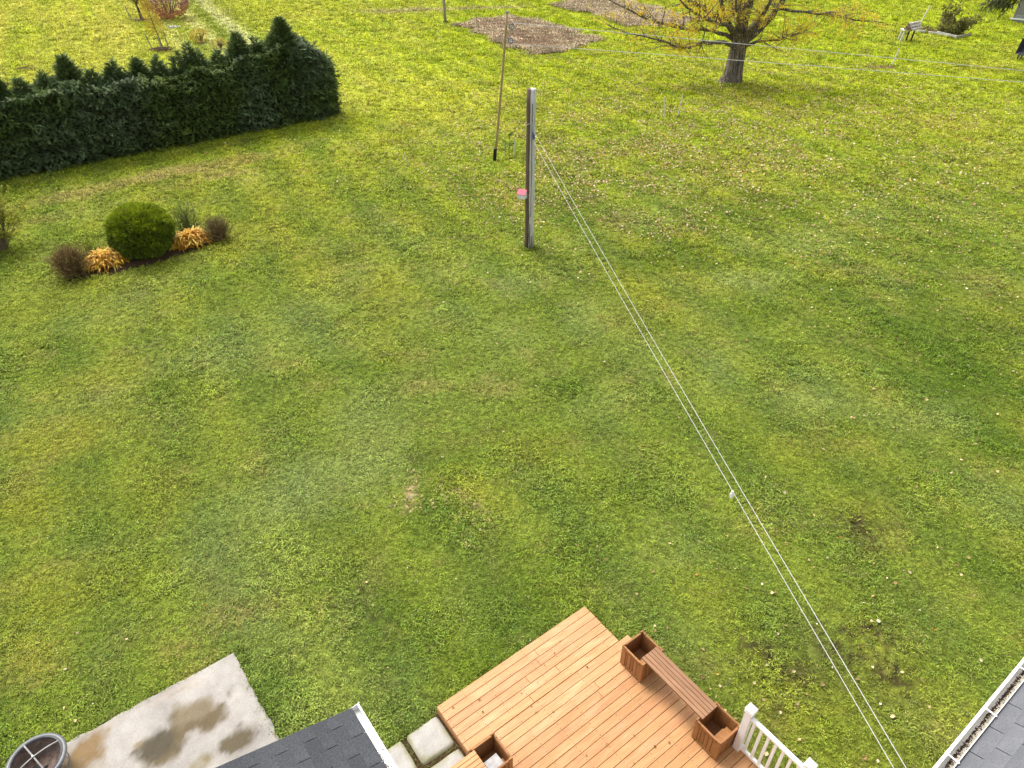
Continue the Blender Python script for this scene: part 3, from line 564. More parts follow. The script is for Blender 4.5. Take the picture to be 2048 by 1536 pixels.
# ------------------------------------------------------------------ paving stones
pave = thing('stone_path', None, None, uw(0, 0), YAW, kind='structure')
def paver(u0, u1, w0, w1, s):
    nx_ = 15; uu = np.linspace(u0, u1, nx_); wv = np.linspace(w0, w1, nx_); U_, W_ = np.meshgrid(uu, wv); cu, cw = (u0+u1)/2, (w0+w1)/2; hu, hw = (u1-u0)/2, (w1-w0)/2
    X_, Y_ = (U_-cu)/hu, (W_-cw)/hw; r_ = np.maximum(np.abs(X_), np.abs(Y_)); cor = np.clip(np.abs(X_)+np.abs(Y_)-1.72, 0, 1); sh = 1-cor*.35
    Uo_, Wo_ = cu+X_*sh*hu+.012*(vnoise(U_*7, W_*7, s)-.5), cw+Y_*sh*hw+.012*(vnoise(U_*7, W_*7, s+3)-.5); Z_ = .045-.02*sstep(.93, 1.0, r_)-.05*(r_ > .999)
    e_ = sstep(.62, 1.0, r_+(fbm(U_*6, W_*6, s)-.5)*.5); c_ = np.array([.37, .355, .33])*(1-e_)[..., None]+np.array([.21, .21, .10])*e_[..., None]; c_ = c_*(1+.25*(fbm(U_*3, W_*3, s+5)-.5))[..., None]
    ii = (np.arange(nx_-1)[:, None]*nx_+np.arange(nx_-1)[None]).ravel()
    V = np.stack([Uo_.ravel()-cu, Wo_.ravel()-cw, Z_.ravel()], 1); return link('paving_stone', np_mesh('paving_stone', V, np.stack([ii, ii+1, ii+1+nx_, ii+nx_], 1), M['concrete'], c_.reshape(-1, 3), True), pave, (cu, cw, R.uniform(-.004, .004)), rot=(0, 0, R.uniform(-.01, .01)))
for i, (u0, u1) in enumerate(((1.40, 1.985), (2.03, 2.64))):
    for j, (w0, w1) in enumerate(((4.905, 5.50), (4.29, 4.865))): paver(u0, u1, w0, w1, 10*i+j)
# dark soil and moss in the joints
MB().poly([(1.36, 4.25), (2.66, 4.25), (2.66, 5.50), (1.36, 5.46)], -.01, .008).build('joint_soil', M['mulch'], pave)

# ------------------------------------------------------------------ deck
deck = thing('wooden_deck', 'low two-level cedar deck of orange boards beside the white railing', 'deck', uw(0, 0), YAW)
PITB, BW, TH = .147, .1405, .036
def board(u0, u1, w0, z, mat, name='deck_board'):
    w_ = w0-BW/2; L = u1-u0; return MB().box((0, 0, 0), (L, BW, TH), ch=.004).build(name, mat, deck, ((u0+u1)/2, w_, z-TH/2+R.uniform(-.0012, .0012)), rz=R.uniform(-.0007, .0007))
ZL, ZU = .18, .36
joints_l = {0: None, 1: 4.52, 2: 4.44, 3: 4.10, 4: 4.62, 5: 3.95}
for k in range(6):
    w0 = 5.52-k*PITB; j = joints_l[k]
    if j: board(2.662, j-.002, w0, ZL, M['deck']); board(j+.002, 5.797+R.uniform(-.004, .004), w0, ZL, M['deck'])
    else: board(2.662, 5.797, w0, ZL, M['deck'])
k = 0; w0 = 4.556
jl = [None, None, 4.86, 4.80, None, None, 2.9, None, None, 3.3, None, None]
while w0 > -.2:
    ul = 2.64 if w0 > 4.34 else 1.46
    j = jl[k % len(jl)]; ur = 5.905+R.uniform(-.003, .003); mt = M['deck'] if k < 3 else M['deck_upper']
    if j: board(ul, j-.002, w0, ZU, mt); board(j+.002, ur, w0, ZU, mt)
    else: board(ul, ur, w0, ZU, mt)
    w0 -= PITB; k += 1
dd = MB()
for j_ in np.arange(2.72, 5.80, .405): dd.box((j_, 5.07, ZL-TH-.065), (.038, .86, .12))
for j_ in np.arange(1.52, 5.88, .405): dd.box((j_, 2.06, ZU-TH-.09), (.038, 4.5 if j_ < 2.6 else 4.9, .17))
dd.build('joist', M['timber'], deck, kind='stuff')
for c_, d_ in (((2.675, 5.06, .072), (.036, .90, .138)), ((4.23, 5.492, .072), (3.07, .036, .138)), ((5.775, 5.06, .072), (.036, .90, .138)), ((4.25, 4.545, .165), (3.25, .03, .318)), ((5.885, 2.15, .165), (.03, 4.75, .318)), ((2.03, 4.32, .165), (1.13, .03, .318)), ((1.475, 2.0, .165), (.03, 4.55, .318))):
    MB().box(c_, d_).build('fascia_board', M['deck_upper'], deck)
sc = MB()
def screw(u, w, z): sc.tube([(u, w, z-.004), (u, w, z+.0012)], .0068, 6)
for k in range(6):
    for j_ in np.arange(2.72, 5.80, .405):
        for o_ in (.028, .112): screw(j_+R.uniform(-.008, .008), 5.52-k*PITB-o_, ZL+.001)
w0 = 4.556
while w0 > .2:
    for j_ in np.arange(1.52 if w0 < 4.34 else 2.72, 5.88, .405):
        for o_ in (.028, .112): screw(j_+R.uniform(-.008, .008), w0-o_, ZU+.001)
    w0 -= PITB
sc.build('screw', M['screw'], deck, kind='stuff')

# ------------------------------------------------------------------ planter boxes
def planter(label, u, w, z, s=.46, h=.49, group=None):
    t_ = thing('planter_box', label, 'planter', uw(u, w, z), YAW, group); H = s/2; th = .022; st = .062; n = 5
    slw = (s-2*st)/n; sl = MB().box((0, 0, 0), (slw-.009, .010, h-.10), ch=.0).mesh('slat', M['planter'])
    rail = MB().box((0, 0, 0), (s-2*st+.004, .020, .045)).mesh('rail', M['planter'])
    stile = MB().box((0, 0, 0), (st, th, h)).mesh('corner_stile', M['planter'])
    cap = MB().box((0, 0, 0), (s-.06, .032, .014), ch=.003).mesh('top_trim', M['planter'])
    for k in range(4):
        a = k*math.pi/2; ca, sa = math.cos(a), math.sin(a)
        def P(x, y): return (x*ca-y*sa, x*sa+y*ca)
        off = H-th/2-(0.0 if k % 2 else .001)
        for sg in (-1, 1):
            if k % 2: p = P(sg*(H-st/2-th-.001), off); 
            else: p = P(sg*(H-st/2), off)
            link('corner_stile', stile, t_, (*p, h/2+(.012 if k % 2 == 0 else 0)), (0, 0, a))
        for i in range(n):
            p = P(-H+st+slw*(i+.5), off-.006); link('slat', sl, t_, (*p, h/2-.005), (0, 0, a))
        for zz in (.024, h-.052): p = P(0, off+.001); link('rail', rail, t_, (*p, zz), (0, 0, a))
        p = P(0, H-.014); link('top_trim', cap, t_, (*p, h-.018-(0 if k % 2 else .0025)), (0, 0, a))
    for k in range(4): a = k*math.pi/2; q_ = H-.030; MB().box((0, 0, 0), (s-.07, .006, h-.06)).build('light_stop_panel', M['planter'], t_, (-q_*math.sin(a), q_*math.cos(a), h/2-.005), rz=a)  # added backing that stops light passing between the slats
    MB().box((0, 0, .05), (s-.06, s-.06, .018)).build('floor_panel', M['planter'], t_)
    MB().box((-.02, -.05, .16), (s-.20, .02, .20)).build('inner_divider', M['planter'], t_)
    MB().box((.03, -.12, .25), (s-.16, .13, .018)).build('inner_shelf', M['planter'], t_)
    return t_
PG = 'cedar planter boxes holding up the deck benches'
planter('cedar planter box at the far outer corner of the deck, seat starting from its side', 5.66, 4.03, ZU, group=PG)
planter('cedar planter box between the long slatted seat and the white railing post', 5.66, 2.495, ZU, group=PG)
planter('cedar planter box by the paving stones with a grey block inside', 2.725, 4.13, ZU, group=PG)
planter('cedar planter box by the house wall carrying the far end of the short seat', 1.66, 4.10, ZU, group=PG)
def bench(label, ua, ub, wa, wb, along_u, mat):
    cu_, cw_ = (ua+ub)/2, (wa+wb)/2; t_ = thing('bench_seat', label, 'bench', uw(cu_, cw_, ZU), YAW)
    L, Wd = ((ub-ua), (wb-wa)) if along_u else ((wb-wa), (ub-ua)); n = 5; sw = Wd/n; rz = 0 if along_u else math.pi/2
    sl = MB().box((0, 0, 0), (L, sw-.006, .024), ch=.003).mesh('seat_slat', mat)
    for i in range(n):
        o_ = -Wd/2+sw*(i+.5); p = (0, o_) if along_u else (o_, 0); link('seat_slat', sl, t_, (*p, .512+R.uniform(-.0005, .0005)), (0, 0, rz))
    for sg in (-1, 1):
        o_ = sg*(Wd/2-.05); p = (0, o_) if along_u else (o_, 0); MB().box((0, 0, 0), (L-.12, .022, .075)).build('apron', M['planter'], t_, (*p, .4615), rz=rz)
    for q in (-.30, .30):
        p = (L*q, 0) if along_u else (0, L*q); MB().box((0, 0, 0), (.05, Wd-.15, .04)).build('cleat', M['planter'], t_, (*p, .479), rz=rz)
bench('long dark brown slatted seat bridging the two planters along the deck edge', 5.495, 5.835, 2.66, 3.90, False, M['bench'])
bench('short pale slatted seat next to the planter with the grey block', 1.55, 2.575, 3.965, 4.305, True, M['bench_light'])
bk = MB().box((0, 0, .095), (.225, .19, .19), ch=.006).build('concrete_block', M['stone'], None, uw(2.73, 4.045, ZU+.19), rz=YAW+.05); props(bk, 'grey concrete block sitting inside the planter by the paving stones', 'block')

# ------------------------------------------------------------------ white railing
rail_ = thing('white_railing', 'white vinyl railing with capped posts and square balusters on the deck edge', 'railing', uw(5.855, 1.75, ZU), YAW)
pm = MB().box((0, 0, .50), (.102, .102, 1.0)).mesh('post', M['vinyl'])
capm = MB(); 
def ring(h, r): return [(-r, -r, h), (r, -r, h), (r, r, h), (-r, r, h)]
pr = [(0, .062), (.030, .062), (.036, .054), (.05, .054), (.060, .066), (.085, .066), (.13, .012)]
for h, r in pr: capm.v += ring(h, r)
for i in range(len(pr)-1):
    for j in range(4): capm.f.append((i*4+j, i*4+(j+1) % 4, (i+1)*4+(j+1) % 4, (i+1)*4+j))
capm.f.append(tuple(len(capm.v)-4+j for j in range(4))); capme = capm.mesh('post_cap', M['vinyl'])
for w_ in (.45, -.50, -1.9):
    po = link('post', pm, rail_, (0, w_, 0)); link('post_cap', capme, po, (0, 0, 1.0))
balm = MB().box((0, 0, .49), (.036, .036, .78)).mesh('baluster', M['vinyl'])
for wa, wb in ((.45, -.50), (-.50, -1.9)):
    L = wa-wb-.104; c_ = (wa+wb)/2
    MB().box((0, 0, 0), (.064, L, .05), ch=.012).build('top_rail', M['vinyl'], rail_, (0, c_, .90))
    MB().box((0, 0, 0), (.046, L, .056), ch=.006).build('bottom_rail', M['vinyl'], rail_, (0, c_, .09))
    nb = 7 if wa > 0 else 10
    for i in range(nb): link('baluster', balm, rail_, (0, wa-.052-L*(i+.5)/nb, 0))
    for ww2 in (wa-.066, wb+.066): MB().box((0, 0, 0), (.06, .026, .07)).build('bracket', M['vinyl'], rail_, (0, ww2, .125))

# ------------------------------------------------------------------ house wings
TP = math.tan(math.radians(17)); CP = math.cos(math.radians(17))
def wing_left():
    h = thing('house_wing', 'house wing with charcoal shingle roof and short white gutter beside the deck', 'house', uw(0, 0), YAW)
    ue, wf, ze, Lr = 1.215, 4.965, 2.50, 4.6
    def rp(s, w, dz=0): return (ue-s, w, ze+s*TP+dz)          # s: distance up the slope (plan)
    m = MB(); v = [rp(0, wf, -.012), rp(Lr, wf, -.012), rp(Lr, -5, -.012), rp(0, -5, -.012)]; vb = [(x, y, z-.10) for x, y, z in v]
    m.v += v+vb; m.f += [(0, 3, 2, 1)[::-1], (4, 5, 6, 7), (0, 1, 5, 4), (1, 2, 6, 5), (2, 3, 7, 6), (3, 0, 4, 7)]
    v2 = [(ue-Lr, wf, ze+Lr*TP-.012), (ue-2*Lr, wf, ze-.012), (ue-2*Lr, -5, ze-.012), (ue-Lr, -5, ze+Lr*TP-.012)]; b0 = len(m.v); m.v += v2; m.f.append(tuple(b0+i for i in range(4)))
    m.build('roof_deck', M['felt'], h)
    ex_, cw_ = .163, .43
    tab = MB().box((0, 0, 0), (ex_/CP+.028, cw_-.008, .006)).mesh('shingle', M['shingle_dark'])
    rest = MB(); n = 0
    for c_ in range(28):
        s0 = c_*ex_; w = wf-.215 if c_ % 2 == 1 else wf-.43+.0; first = True
        w = wf
        edges = [wf]; nxt = wf-(.38 if c_ % 2 == 0 else .175)
        while nxt > -5: edges.append(nxt); nxt -= cw_
        for i in range(len(edges)-1):
            a, b = edges[i], edges[i+1]; x, y, z = rp(s0+ex_/2-.012, (a+b)/2, .004)
            if c_ < 22 and i < 6:
                full = abs((a-b)-cw_) < .001; mm = tab if full else MB().box((0, 0, 0), (ex_/CP+.028, (a-b)-.008, .006)).mesh('shingle', M['shingle_dark'])
                link('shingle', mm, h, (x, y, z), (0, math.radians(17)+.012, 0)); n += 1
            else: rest.box((x, y, z), (ex_/CP+.028, (a-b)-.008, .006), ry=math.radians(17)+.012)
    rest.build('shingle_field', M['shingle_dark'], h, kind='stuff')
    # walls below
    m = MB().box((ue-Lr, -.2, 1.2), (2*Lr-.8, 2*4.85-.4, 2.4)); m.build('wall', M['soffit'], h)
    g = MB(); L = wf-(-1.0); c_ = (wf-1.0)/2
    g.box((ue+.058, c_, ze-.105), (.100, L, .004)); g.box((ue+.006, c_, ze-.06), (.004, L, .09))
    g.build('gutter_trough', M['gutter'], h)
    g2 = MB().box((ue+.113, c_, ze-.055), (.010, L+.004, .10)).box((ue+.108, c_, ze-.002), (.024, L, .008)).box((ue+.058, wf+.001, ze-.055), (.104, .004, .104)).box((ue+.123, wf-.002, ze-.01), (.016, .012, .05))
    g2.build('gutter_lip', M['gutter'], h)
    MB().box((ue-.004, c_, ze-.07), (.012, L, .14)).build('fascia_board', M['gutter'], h)
    MB().box((ue-Lr/2, wf+.005, 0), (.01, .01, .01)).box((ue+.06, wf-.63, ze-.10), (.100, .022, .012)).build('gutter_joint', M['hook'], h)
    db = MB()
    for k in range(260):
        w = wf-.66-abs(R.gauss(0, .6)); db.box((ue+.01+abs(R.gauss(0, .03)), w, ze-.10+R.uniform(0, .006)), (R.uniform(.004, .014), R.uniform(.004, .014), .006), rz=R.uniform(0, 3))
    db.build('gutter_debris', M['mulch'], h, kind='stuff')
wing_left()
def wing_right():
    h = thing('house_wing', 'house wing with pale grey shingle roof and long strapped gutter of dark debris', 'house', uw(0, 0), YAW)
    we, ze, Lr, ua, ub = .075, 2.50, 4.8, 1.3, 17.0
    def rp(u, s, dz=0): return (u, we-s, ze-.03+s*TP+dz)
    m = MB(); v = [rp(ua, 0, -.012), rp(ub, 0, -.012), rp(ub, Lr, -.012), rp(ua, Lr, -.012)]; m.v += v+[(x, y, z-.1) for x, y, z in v]
    m.f += [(0, 3, 2, 1), (4, 5, 6, 7), (0, 1, 5, 4), (1, 2, 6, 5), (2, 3, 7, 6), (3, 0, 4, 7)]
    b0 = len(m.v); m.v += [rp(ua, Lr, -.012), rp(ub, Lr, -.012), (ub, we-2*Lr, ze-.04), (ua, we-2*Lr, ze-.04)]; m.f.append((b0, b0+1, b0+2, b0+3)[::-1]); m.build('roof_deck', M['felt'], h)
    ex_, cw_ = .168, .5
    tab = MB().box((0, 0, 0), (cw_-.011, ex_/CP+.028, .006)).mesh('shingle', M['shingle_grey']); rest = MB()
    for c_ in range(27):
        s0 = c_*ex_; st = ua+(.06 if c_ % 2 == 0 else .31); u = st-cw_
        while u < ub:
            a, b = max(u, ua), min(u+cw_, ub)
            if b-a > .03:
                x, y, z = rp((a+b)/2, s0+ex_/2-.012, .004)
                if c_ < 13 and 5.2 < a < 12 and b-a > .49: link('shingle', tab, h, (x, y, z), (-math.radians(17)-.012, 0, 0))
                else: rest.box((x, y, z), (b-a-.011, ex_/CP+.028, .006), rx=-math.radians(17)-.012)
            u += cw_
    rest.build('shingle_field', M['shingle_grey'], h, kind='stuff')
    MB().box(((ua+ub)/2, we-Lr, 1.2), (ub-ua-.8, 2*Lr-.8, 2.4)).build('wall', M['soffit'], h)
    L = ub-ua; c_ = (ua+ub)/2; y0 = we+.008
    MB().box((c_, y0+.072, ze-.115), (L, .115, .004)).build('gutter_floor', M['gutter_in'], h)
    MB().box((c_, y0+.008, ze-.055), (L, .012, .12)).build('fascia_board', M['gutter_in'], h)
    MB().box((c_, y0+.131, ze-.055), (L, .008, .118)).box((c_, y0+.137, ze+.003), (L, .036, .012), ch=.003).build('gutter_lip', M['gutter'], h)
    sm = MB().box((0, 0, 0), (.020, .150, .007)).mesh('gutter_strap', M['gutter'])
    for k in range(-4, 11): link('gutter_strap', sm, h, (6.60+.937*k, y0+.066, ze+.004), (0, 0, 0))
    db = MB()
    for k in range(3600):
        u = R.uniform(4.5, 10.5); y = y0+.064+R.gauss(0, .009)-(abs(R.gauss(0, .018)) if R.random() < .35 else 0); 
        if y > y0+.11: continue
        if vnoise(u*2.2, 0, 4) < R.random()*.75: continue
        s_ = R.uniform(.003, .011); db.box((u, y, ze-.110+R.uniform(0, .005)), (s_*R.uniform(.8, 2.4), s_, .005), rz=R.uniform(0, 3))
    db.build('gutter_debris', M['mulch'], h, kind='stuff')
    MB().box((7.5, y0+.037, ze-.1105), (7, .050, .006)).build('grit', M['grit'], h)
wing_right()

# ------------------------------------------------------------------ fire pit
fp = at(71, 1519, .50); FR = .385
fire = thing('fire_pit', 'round grey steel fire pit with domed mesh lid standing on the stained patio', 'fire pit', (fp[0], fp[1], .05))
MB().lathe([(FR-.06, .41), (FR-.07, .30), (FR-.13, .20), (.12, .15), (.001, .145)], 40).build('bowl', M['rust'], fire, smooth=True)
MB().lathe([(FR-.055, .42), (FR-.06, .30), (FR-.12, .19), (.13, .137), (.001, .13)], 40).build('bowl_shell', M['iron'], fire, smooth=True)
MB().lathe([(FR-.06, .415), (FR-.055, .44), (FR-.02, .455), (FR+.012, .445), (FR+.018, .425), (FR+.005, .40), (FR-.03, .395), (FR-.05, .40)], 48).build('rim', M['iron'], fire, smooth=True)
def arc(r0, hgt, ang, n=14, z0=.455):
    ca, sa = math.cos(ang), math.sin(ang); return [((r0*t_)*ca, (r0*t_)*sa, z0+hgt*(1-t_*t_)) for t_ in np.linspace(-1, 1, n)]
lid = MB().lathe([(FR-.058, .452), (FR-.052, .460), (FR-.046, .452)], 40).build('lid', M['strap'], fire)
ROT = -.62
for a in (ROT, ROT+math.pi/2):
    s_ = MB(); pts = arc(FR-.05, .075, a, 16, .462); ca, sa = -math.sin(a)*.010, math.cos(a)*.010
    for p in pts: s_.v += [(p[0]-ca, p[1]-sa, p[2]), (p[0]+ca, p[1]+sa, p[2])]
    for i in range(len(pts)-1): s_.f.append((2*i, 2*i+1, 2*i+3, 2*i+2))
    s_.build('lid_strap', M['strap'], lid)
w_ = MB()
for i in np.arange(-.30, .301, .02):
    rr = FR-.06
    if abs(i) >= rr: continue
    q = math.sqrt(rr*rr-i*i)
    for sw in (0, 1):
        pts = []
        for t_ in np.linspace(-1, 1, 9):
            x, y = (i, q*t_); z = .457+.07*(1-(x*x+y*y)/(rr*rr)); c1, s1 = math.cos(ROT+sw*math.pi/2), math.sin(ROT+sw*math.pi/2); pts.append((x*c1-y*s1, x*s1+y*c1, z))
        w_.tube(pts, .0009, 3, cap=False)
w_.build('mesh_screen', M['black'], lid, kind='stuff')
MB().tube([(0, 0, .53), (0, 0, .56)], .012, 8).build('lid_knob', M['hook'], lid)
MB().tube([(-.12, .02, .185), (0, -.03, .20), (.14, -.06, .20)], [.035, .045, .035], 8).build('charred_log', M['char'], fire)
MB().tube([(-.05, -.14, .18), (.02, -.05, .215), (.07, .03, .21)], [.02, .026, .02], 7).build('charred_log', M['char'], fire)
gm = MB(); gm.tube([(-.19, -.1, .225), (.19, -.05, .225)], .008, 5); gm.tube([(-.05, -.2, .225), (.02, .2, .225)], .008, 5); gm.build('log_grate', M['rust'], fire)
for k in range(3): a = ROT+.5+k*2.094; MB().tube([(.24*math.cos(a), .24*math.sin(a), .22), (.36*math.cos(a), .36*math.sin(a), .0)], .011, 6).build('leg', M['iron'], fire)
MB().tube([(FR+.01, -.06, .41), (FR+.055, -.05, .39), (FR+.06, .0, .385), (FR+.055, .05, .39), (FR+.01, .06, .41)], .006, 6).build('handle', M['iron'], fire)
MB().tube([((FR-.05)*math.cos(a), (FR-.05)*math.sin(a), .13) for a in np.linspace(0, 6.283, 32)[:-1]], .009, 6, close=True).build('leg_ring', M['iron'], fire)

# ------------------------------------------------------------------ clothesline post, birdhouse, lines
post = thing('clothesline_post', 'thick weathered grey wooden post with pulley, standing alone in mid lawn', 'post', (.60, 22.94, 0))
pts = [(0, 0, z) for z in np.linspace(-.1, 5.31, 14)]; pmb = MB().tube(pts, [.162+.012*math.sin(i*1.7)*.4-.0012*i for i in range(14)], 18)
pb = pmb.build('shaft', M['post'], post, smooth=True)
for (a, z0, z1) in ((-1.5, .0, .95), (-1.15, .0, .5), (-1.9, .0, .6), (-1.35, 1.2, 4.9)):
    r = .158; x, y = r*math.cos(a), r*math.sin(a); MB().box((x, y, (z0+z1)/2), (.012 if z1 > 2 else .022, .02, z1-z0), rz=a+math.pi/2).build('crack', M['darkgap'], post)
MB().tube([(.02+.02*k, -.16, 4.35-.1*k) for k in range(2)]+[(.05, -.17, 4.18)], .008, 6).build('hook', M['hook'], post)
MB().tube([(.172*math.cos(a), .172*math.sin(a), 4.30+.10*math.cos(a+.4)) for a in np.linspace(0, 6.283, 28)[:-1]], .007, 5, close=True).build('rope_loop', M['line'], post)
P0u, P0l = np.array([.66, 22.74, 4.12]), np.array([.66, 22.72, 3.82])
def pulley(name, label, ctr, ang, r=.13, loc=None, parent=None):
    t_ = thing(name, label, 'pulley', ctr, ang)
    MB().lathe([(r*.72, -.012), (r*.9, -.018), (r, -.03), (r*1.05, -.02), (r*.88, 0), (r*1.05, .02), (r, .03), (r*.9, .018), (r*.72, .012), (r*.72, -.012)], 20).lathe([(.01, -.02), (r*.25, -.02), (r*.25, .02), (.01, .02)], 10).box((0, 0, 0), (r*1.6, .02, .02)).box((0, 0, 0), (.02, r*1.6, .02)).build('wheel', M['pulley'], t_).rotation_euler = (math.pi/2, 0, 0)
    MB().box((0, .035, 0), (.03, .006, r*1.6)).box((0, -.035, 0), (.03, .006, r*1.6)).build('bracket', M['hook'], t_); return t_
Eu = at(1815, 1536, 3.3)
dirv = (Eu-P0u); dirv /= np.linalg.norm(dirv[:2])
def cord(name, label, A, B, sag, r, ext=1.5, group=None):
    d = (B-A); L = np.linalg.norm(d); B2 = B+d/L*ext; m = MB(); n = 40; pts = []
    for i in range(n+1): t_ = i/n; p = A*(1-t_)+B2*t_; pts.append((p[0], p[1], p[2]-sag*4*t_*(1-t_)))
    m.tube(pts, r, 5); o = m.build(name, M['line']); return props(o, label, 'clothesline', group)
pulley('line_pulley', 'small blue pulley on the weathered grey post', (.665, 22.70, 3.98), math.atan2(dirv[1], dirv[0]), .135)
El = at(1790, 1536, 3.02)
cord('clothesline', 'upper strand of the white clothesline running from the grey post down to the house', P0u, Eu, .09, .0044)
cord('clothesline', 'lower strand of the white clothesline, with a small spacer, from the grey post', P0l, El, .09, .0044)
spc = at(1463, 991, 3.30); ob = MB().box((0, 0, .02), (.05, .03, .07)).tube([(0, 0, -.05), (0, 0, .09)], .018, 8).build('line_spacer', M['bwhite'], None, spc, rz=.4); props(ob, 'small white spacer clipped on the lower clothesline strand', 'line spacer')

bh = thing('birdhouse', 'small birdhouse with pink roof hanging on the side of the grey post', 'birdhouse', (.36, 22.80, 1.88), math.radians(-28))
bm = MB(); w, d, h = .125, .13, .22
bm.v += [(-w, -d, 0), (w, -d, 0), (w, d, 0), (-w, d, 0), (-w, -d, .16), (w, -d, .16), (w, d, .16), (-w, d, .16), (-w, 0, .27), (w, 0, .27)]
bm.f += [(3, 2, 1, 0), (0, 1, 5, 4), (2, 3, 7, 6), (1, 2, 6, 9, 5), (3, 0, 4, 8, 7)]; bm.build('walls', M['bwhite'], bh)
for sg in (-1, 1): MB().box((0, sg*.078, .222), (.31, .20, .014), rx=-sg*math.atan2(.11, .13)).build('roof_panel', M['pink'], bh)
MB().tube([(-w-.004, 0, .13), (-w+.002, 0, .13)], .026, 12).build('entrance_hole', M['darkgap'], bh); MB().tube([(-w, 0, .06), (-w-.06, 0, .06)], .008, 6).build('perch', M['pink'], bh)

# second line pole
pole2 = thing('clothesline_pole', 'tall thin leaning tan pole in a black ground sleeve, two pulleys near its top', 'pole', (-.77, 31.96, 0))
A2 = Vector((.02, 0, .28)); B2_ = Vector((.57, .04, 6.02)); pts = [A2.lerp(B2_, t_)+Vector((.02*math.sin(3*t_), 0, 0)) for t_ in np.linspace(0, 1, 10)]
MB().tube(pts, [.055-.0012*i for i in range(10)], 10).build('shaft', M['bamboo'], pole2, smooth=True)
MB().box((0, 0, .26), (.15, .17, .52), ry=.07).build('ground_sleeve', M['black'], pole2)
for q in (-1, 0, 1): MB().box((q*.045, -.093, .27), (.018, .014, .50)).build('sleeve_rib', M['black'], pole2)
MB().tube([(.575, .04, 5.98), (.578, .04, 6.06)], .066, 10).build('end_cap', M['galv'], pole2)
for (zz, lb) in ((5.50, 'upper pulley wheel near the top of the leaning tan pole'), (4.98, 'lower pulley wheel under the other on the leaning tan pole')):
    x0 = -.77+.02+.55*(zz-.28)/5.74+.02; pulley('line_pulley', lb, (x0+.22, 31.9, zz), 0, .115)
    MB().tube([(x0+.82, 0, zz), (x0+.98, -.05, zz)], .014, 5).build('hook', M['hook'], pole2)
for (A, px, py, z1, lb) in ((np.array([.02, 31.9, 5.64]), 2048, 142, 4.23, 'upper strand of the long white line crossing the tree trunk to the right'), (np.array([-.02, 31.9, 4.86]), 2048, 165, 3.62, 'lower strand of the long white line crossing the tree trunk to the right')):
    cord('clothesline', lb, A, at(px, py, z1), -.02, .0100, 4.0)
p3 = thing('far_post', 'slim grey post cut by the top edge left of the tilled plot', 'post', at(891, 45))
MB().tube([(0, 0, -.1), (-.05, 0, 2.0), (-.1, 0, 4.5), (-.12, 0, 6.2)], [.12, .11, .10, .095], 10).build('shaft', M['galv'], p3, smooth=True)
MB().lathe([(.25, 0), (.20, .10), (.12, .14)], 14).build('base_collar', M['mulch'], p3)

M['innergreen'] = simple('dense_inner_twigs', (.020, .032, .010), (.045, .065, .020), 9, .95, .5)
M['stemgreen'] = simple('green_stems', (.07, .095, .03), (.13, .15, .06), 12, .8, 0)
# ------------------------------------------------------------------ spruce hedge
hedge = thing('spruce_hedge', 'long dark green clipped spruce hedge with pointed tops rising from it', 'hedge', uw(0, 0), YAW)
U0 = -7.0
def top_h(u): return 3.10+.30*(vnoise(u*.8, 0, 3)-.5)+.06*np.sin(u*2.1)+.75*np.exp(-((u-14.0)/1.3)**2)+.35*np.exp(-((u-11.8)/.8)**2)+.25*np.exp(-((u-9.45)/.5)**2)+.40*np.exp(-((u-4.3)/.8)**2)
def shell(n, seed):
    r = np.random.default_rng(seed); T, N_ = [], []
    u = r.uniform(U0, HEDGE_U1, n); typ = r.uniform(size=n); mid = (HEDGE_W0+HEDGE_W1)/2; hw = (HEDGE_W1-HEDGE_W0)/2
    z = np.zeros(n); w = np.zeros(n); nr = np.zeros((n, 3)); th_ = top_h(u)
    # end taper: nose rounding at the right end
    en = np.clip((u-(HEDGE_U1-1.7))/1.7, 0, 1); sh = np.sqrt(np.clip(1-en**2.4, 0, 1)); hh = th_*(1-.30*en**2); hwl = hw*np.maximum(sh, .05)
    f = typ < .56; b = (typ >= .56) & (typ < .66); tp = typ >= .66
    z[f] = r.uniform(.02, 1, f.sum())**.9; w[f] = -1; z[b] = r.uniform(0, 1, b.sum()); w[b] = 1; z[tp] = 1; w[tp] = r.uniform(-1, 1, tp.sum())
    bat = 1-.10*z-.16*np.clip((z-.75)/.25, 0, 1)**2
    lump = (fbm(u*1.1, z*2.6+w, 8)-.5)*.65+(vnoise(u*1.6, z*14, 18)-.5)*.36
    W = mid+w*(hwl*bat+lump*np.abs(w)*np.where(tp, .2, 1)); Z = z*hh*np.where(tp, 1-.10*w*w, 1)+np.where(tp, lump*.6, 0)
    nr[:, 1] = np.where(tp, w*.5, w); nr[:, 2] = np.where(tp, 1, .05); nr[:, 0] = en*1.2
    return np.stack([u, W, Z], 1), nr, z
T, N_, zz = shell(24000, 5)
_u = U0; U0 = 14.4; T2, N2, zz2 = shell(3000, 6); U0 = _u; T2 = T2+rng.normal(0, .13, T2.shape); T2[:, 2] = np.maximum(T2[:, 2], .05); T = np.concatenate([T, T2]); N_ = np.concatenate([N_, N2])
r_ = rng
d = N_/np.linalg.norm(N_, axis=1, keepdims=True); d = d+rng.normal(0, .42, d.shape); d[:, 0] += rng.normal(0, .35, len(d)); d[:, 2] -= .05; d[:, 2] += .22*(rng.uniform(size=len(d)) < .5); 
k1 = (N_[:, 2] > .6); d[k1, 2] = np.abs(d[k1, 2])*.6+.1; d[k1, :2] += rng.normal(0, .6, (k1.sum(), 2))
blue = sstep(.45, .75, fbm(T[:, 0]*.33, T[:, 2]*.3, 44)); tone = fbm(T[:, 0]*.9, T[:, 2]*.9+T[:, 1], 14)
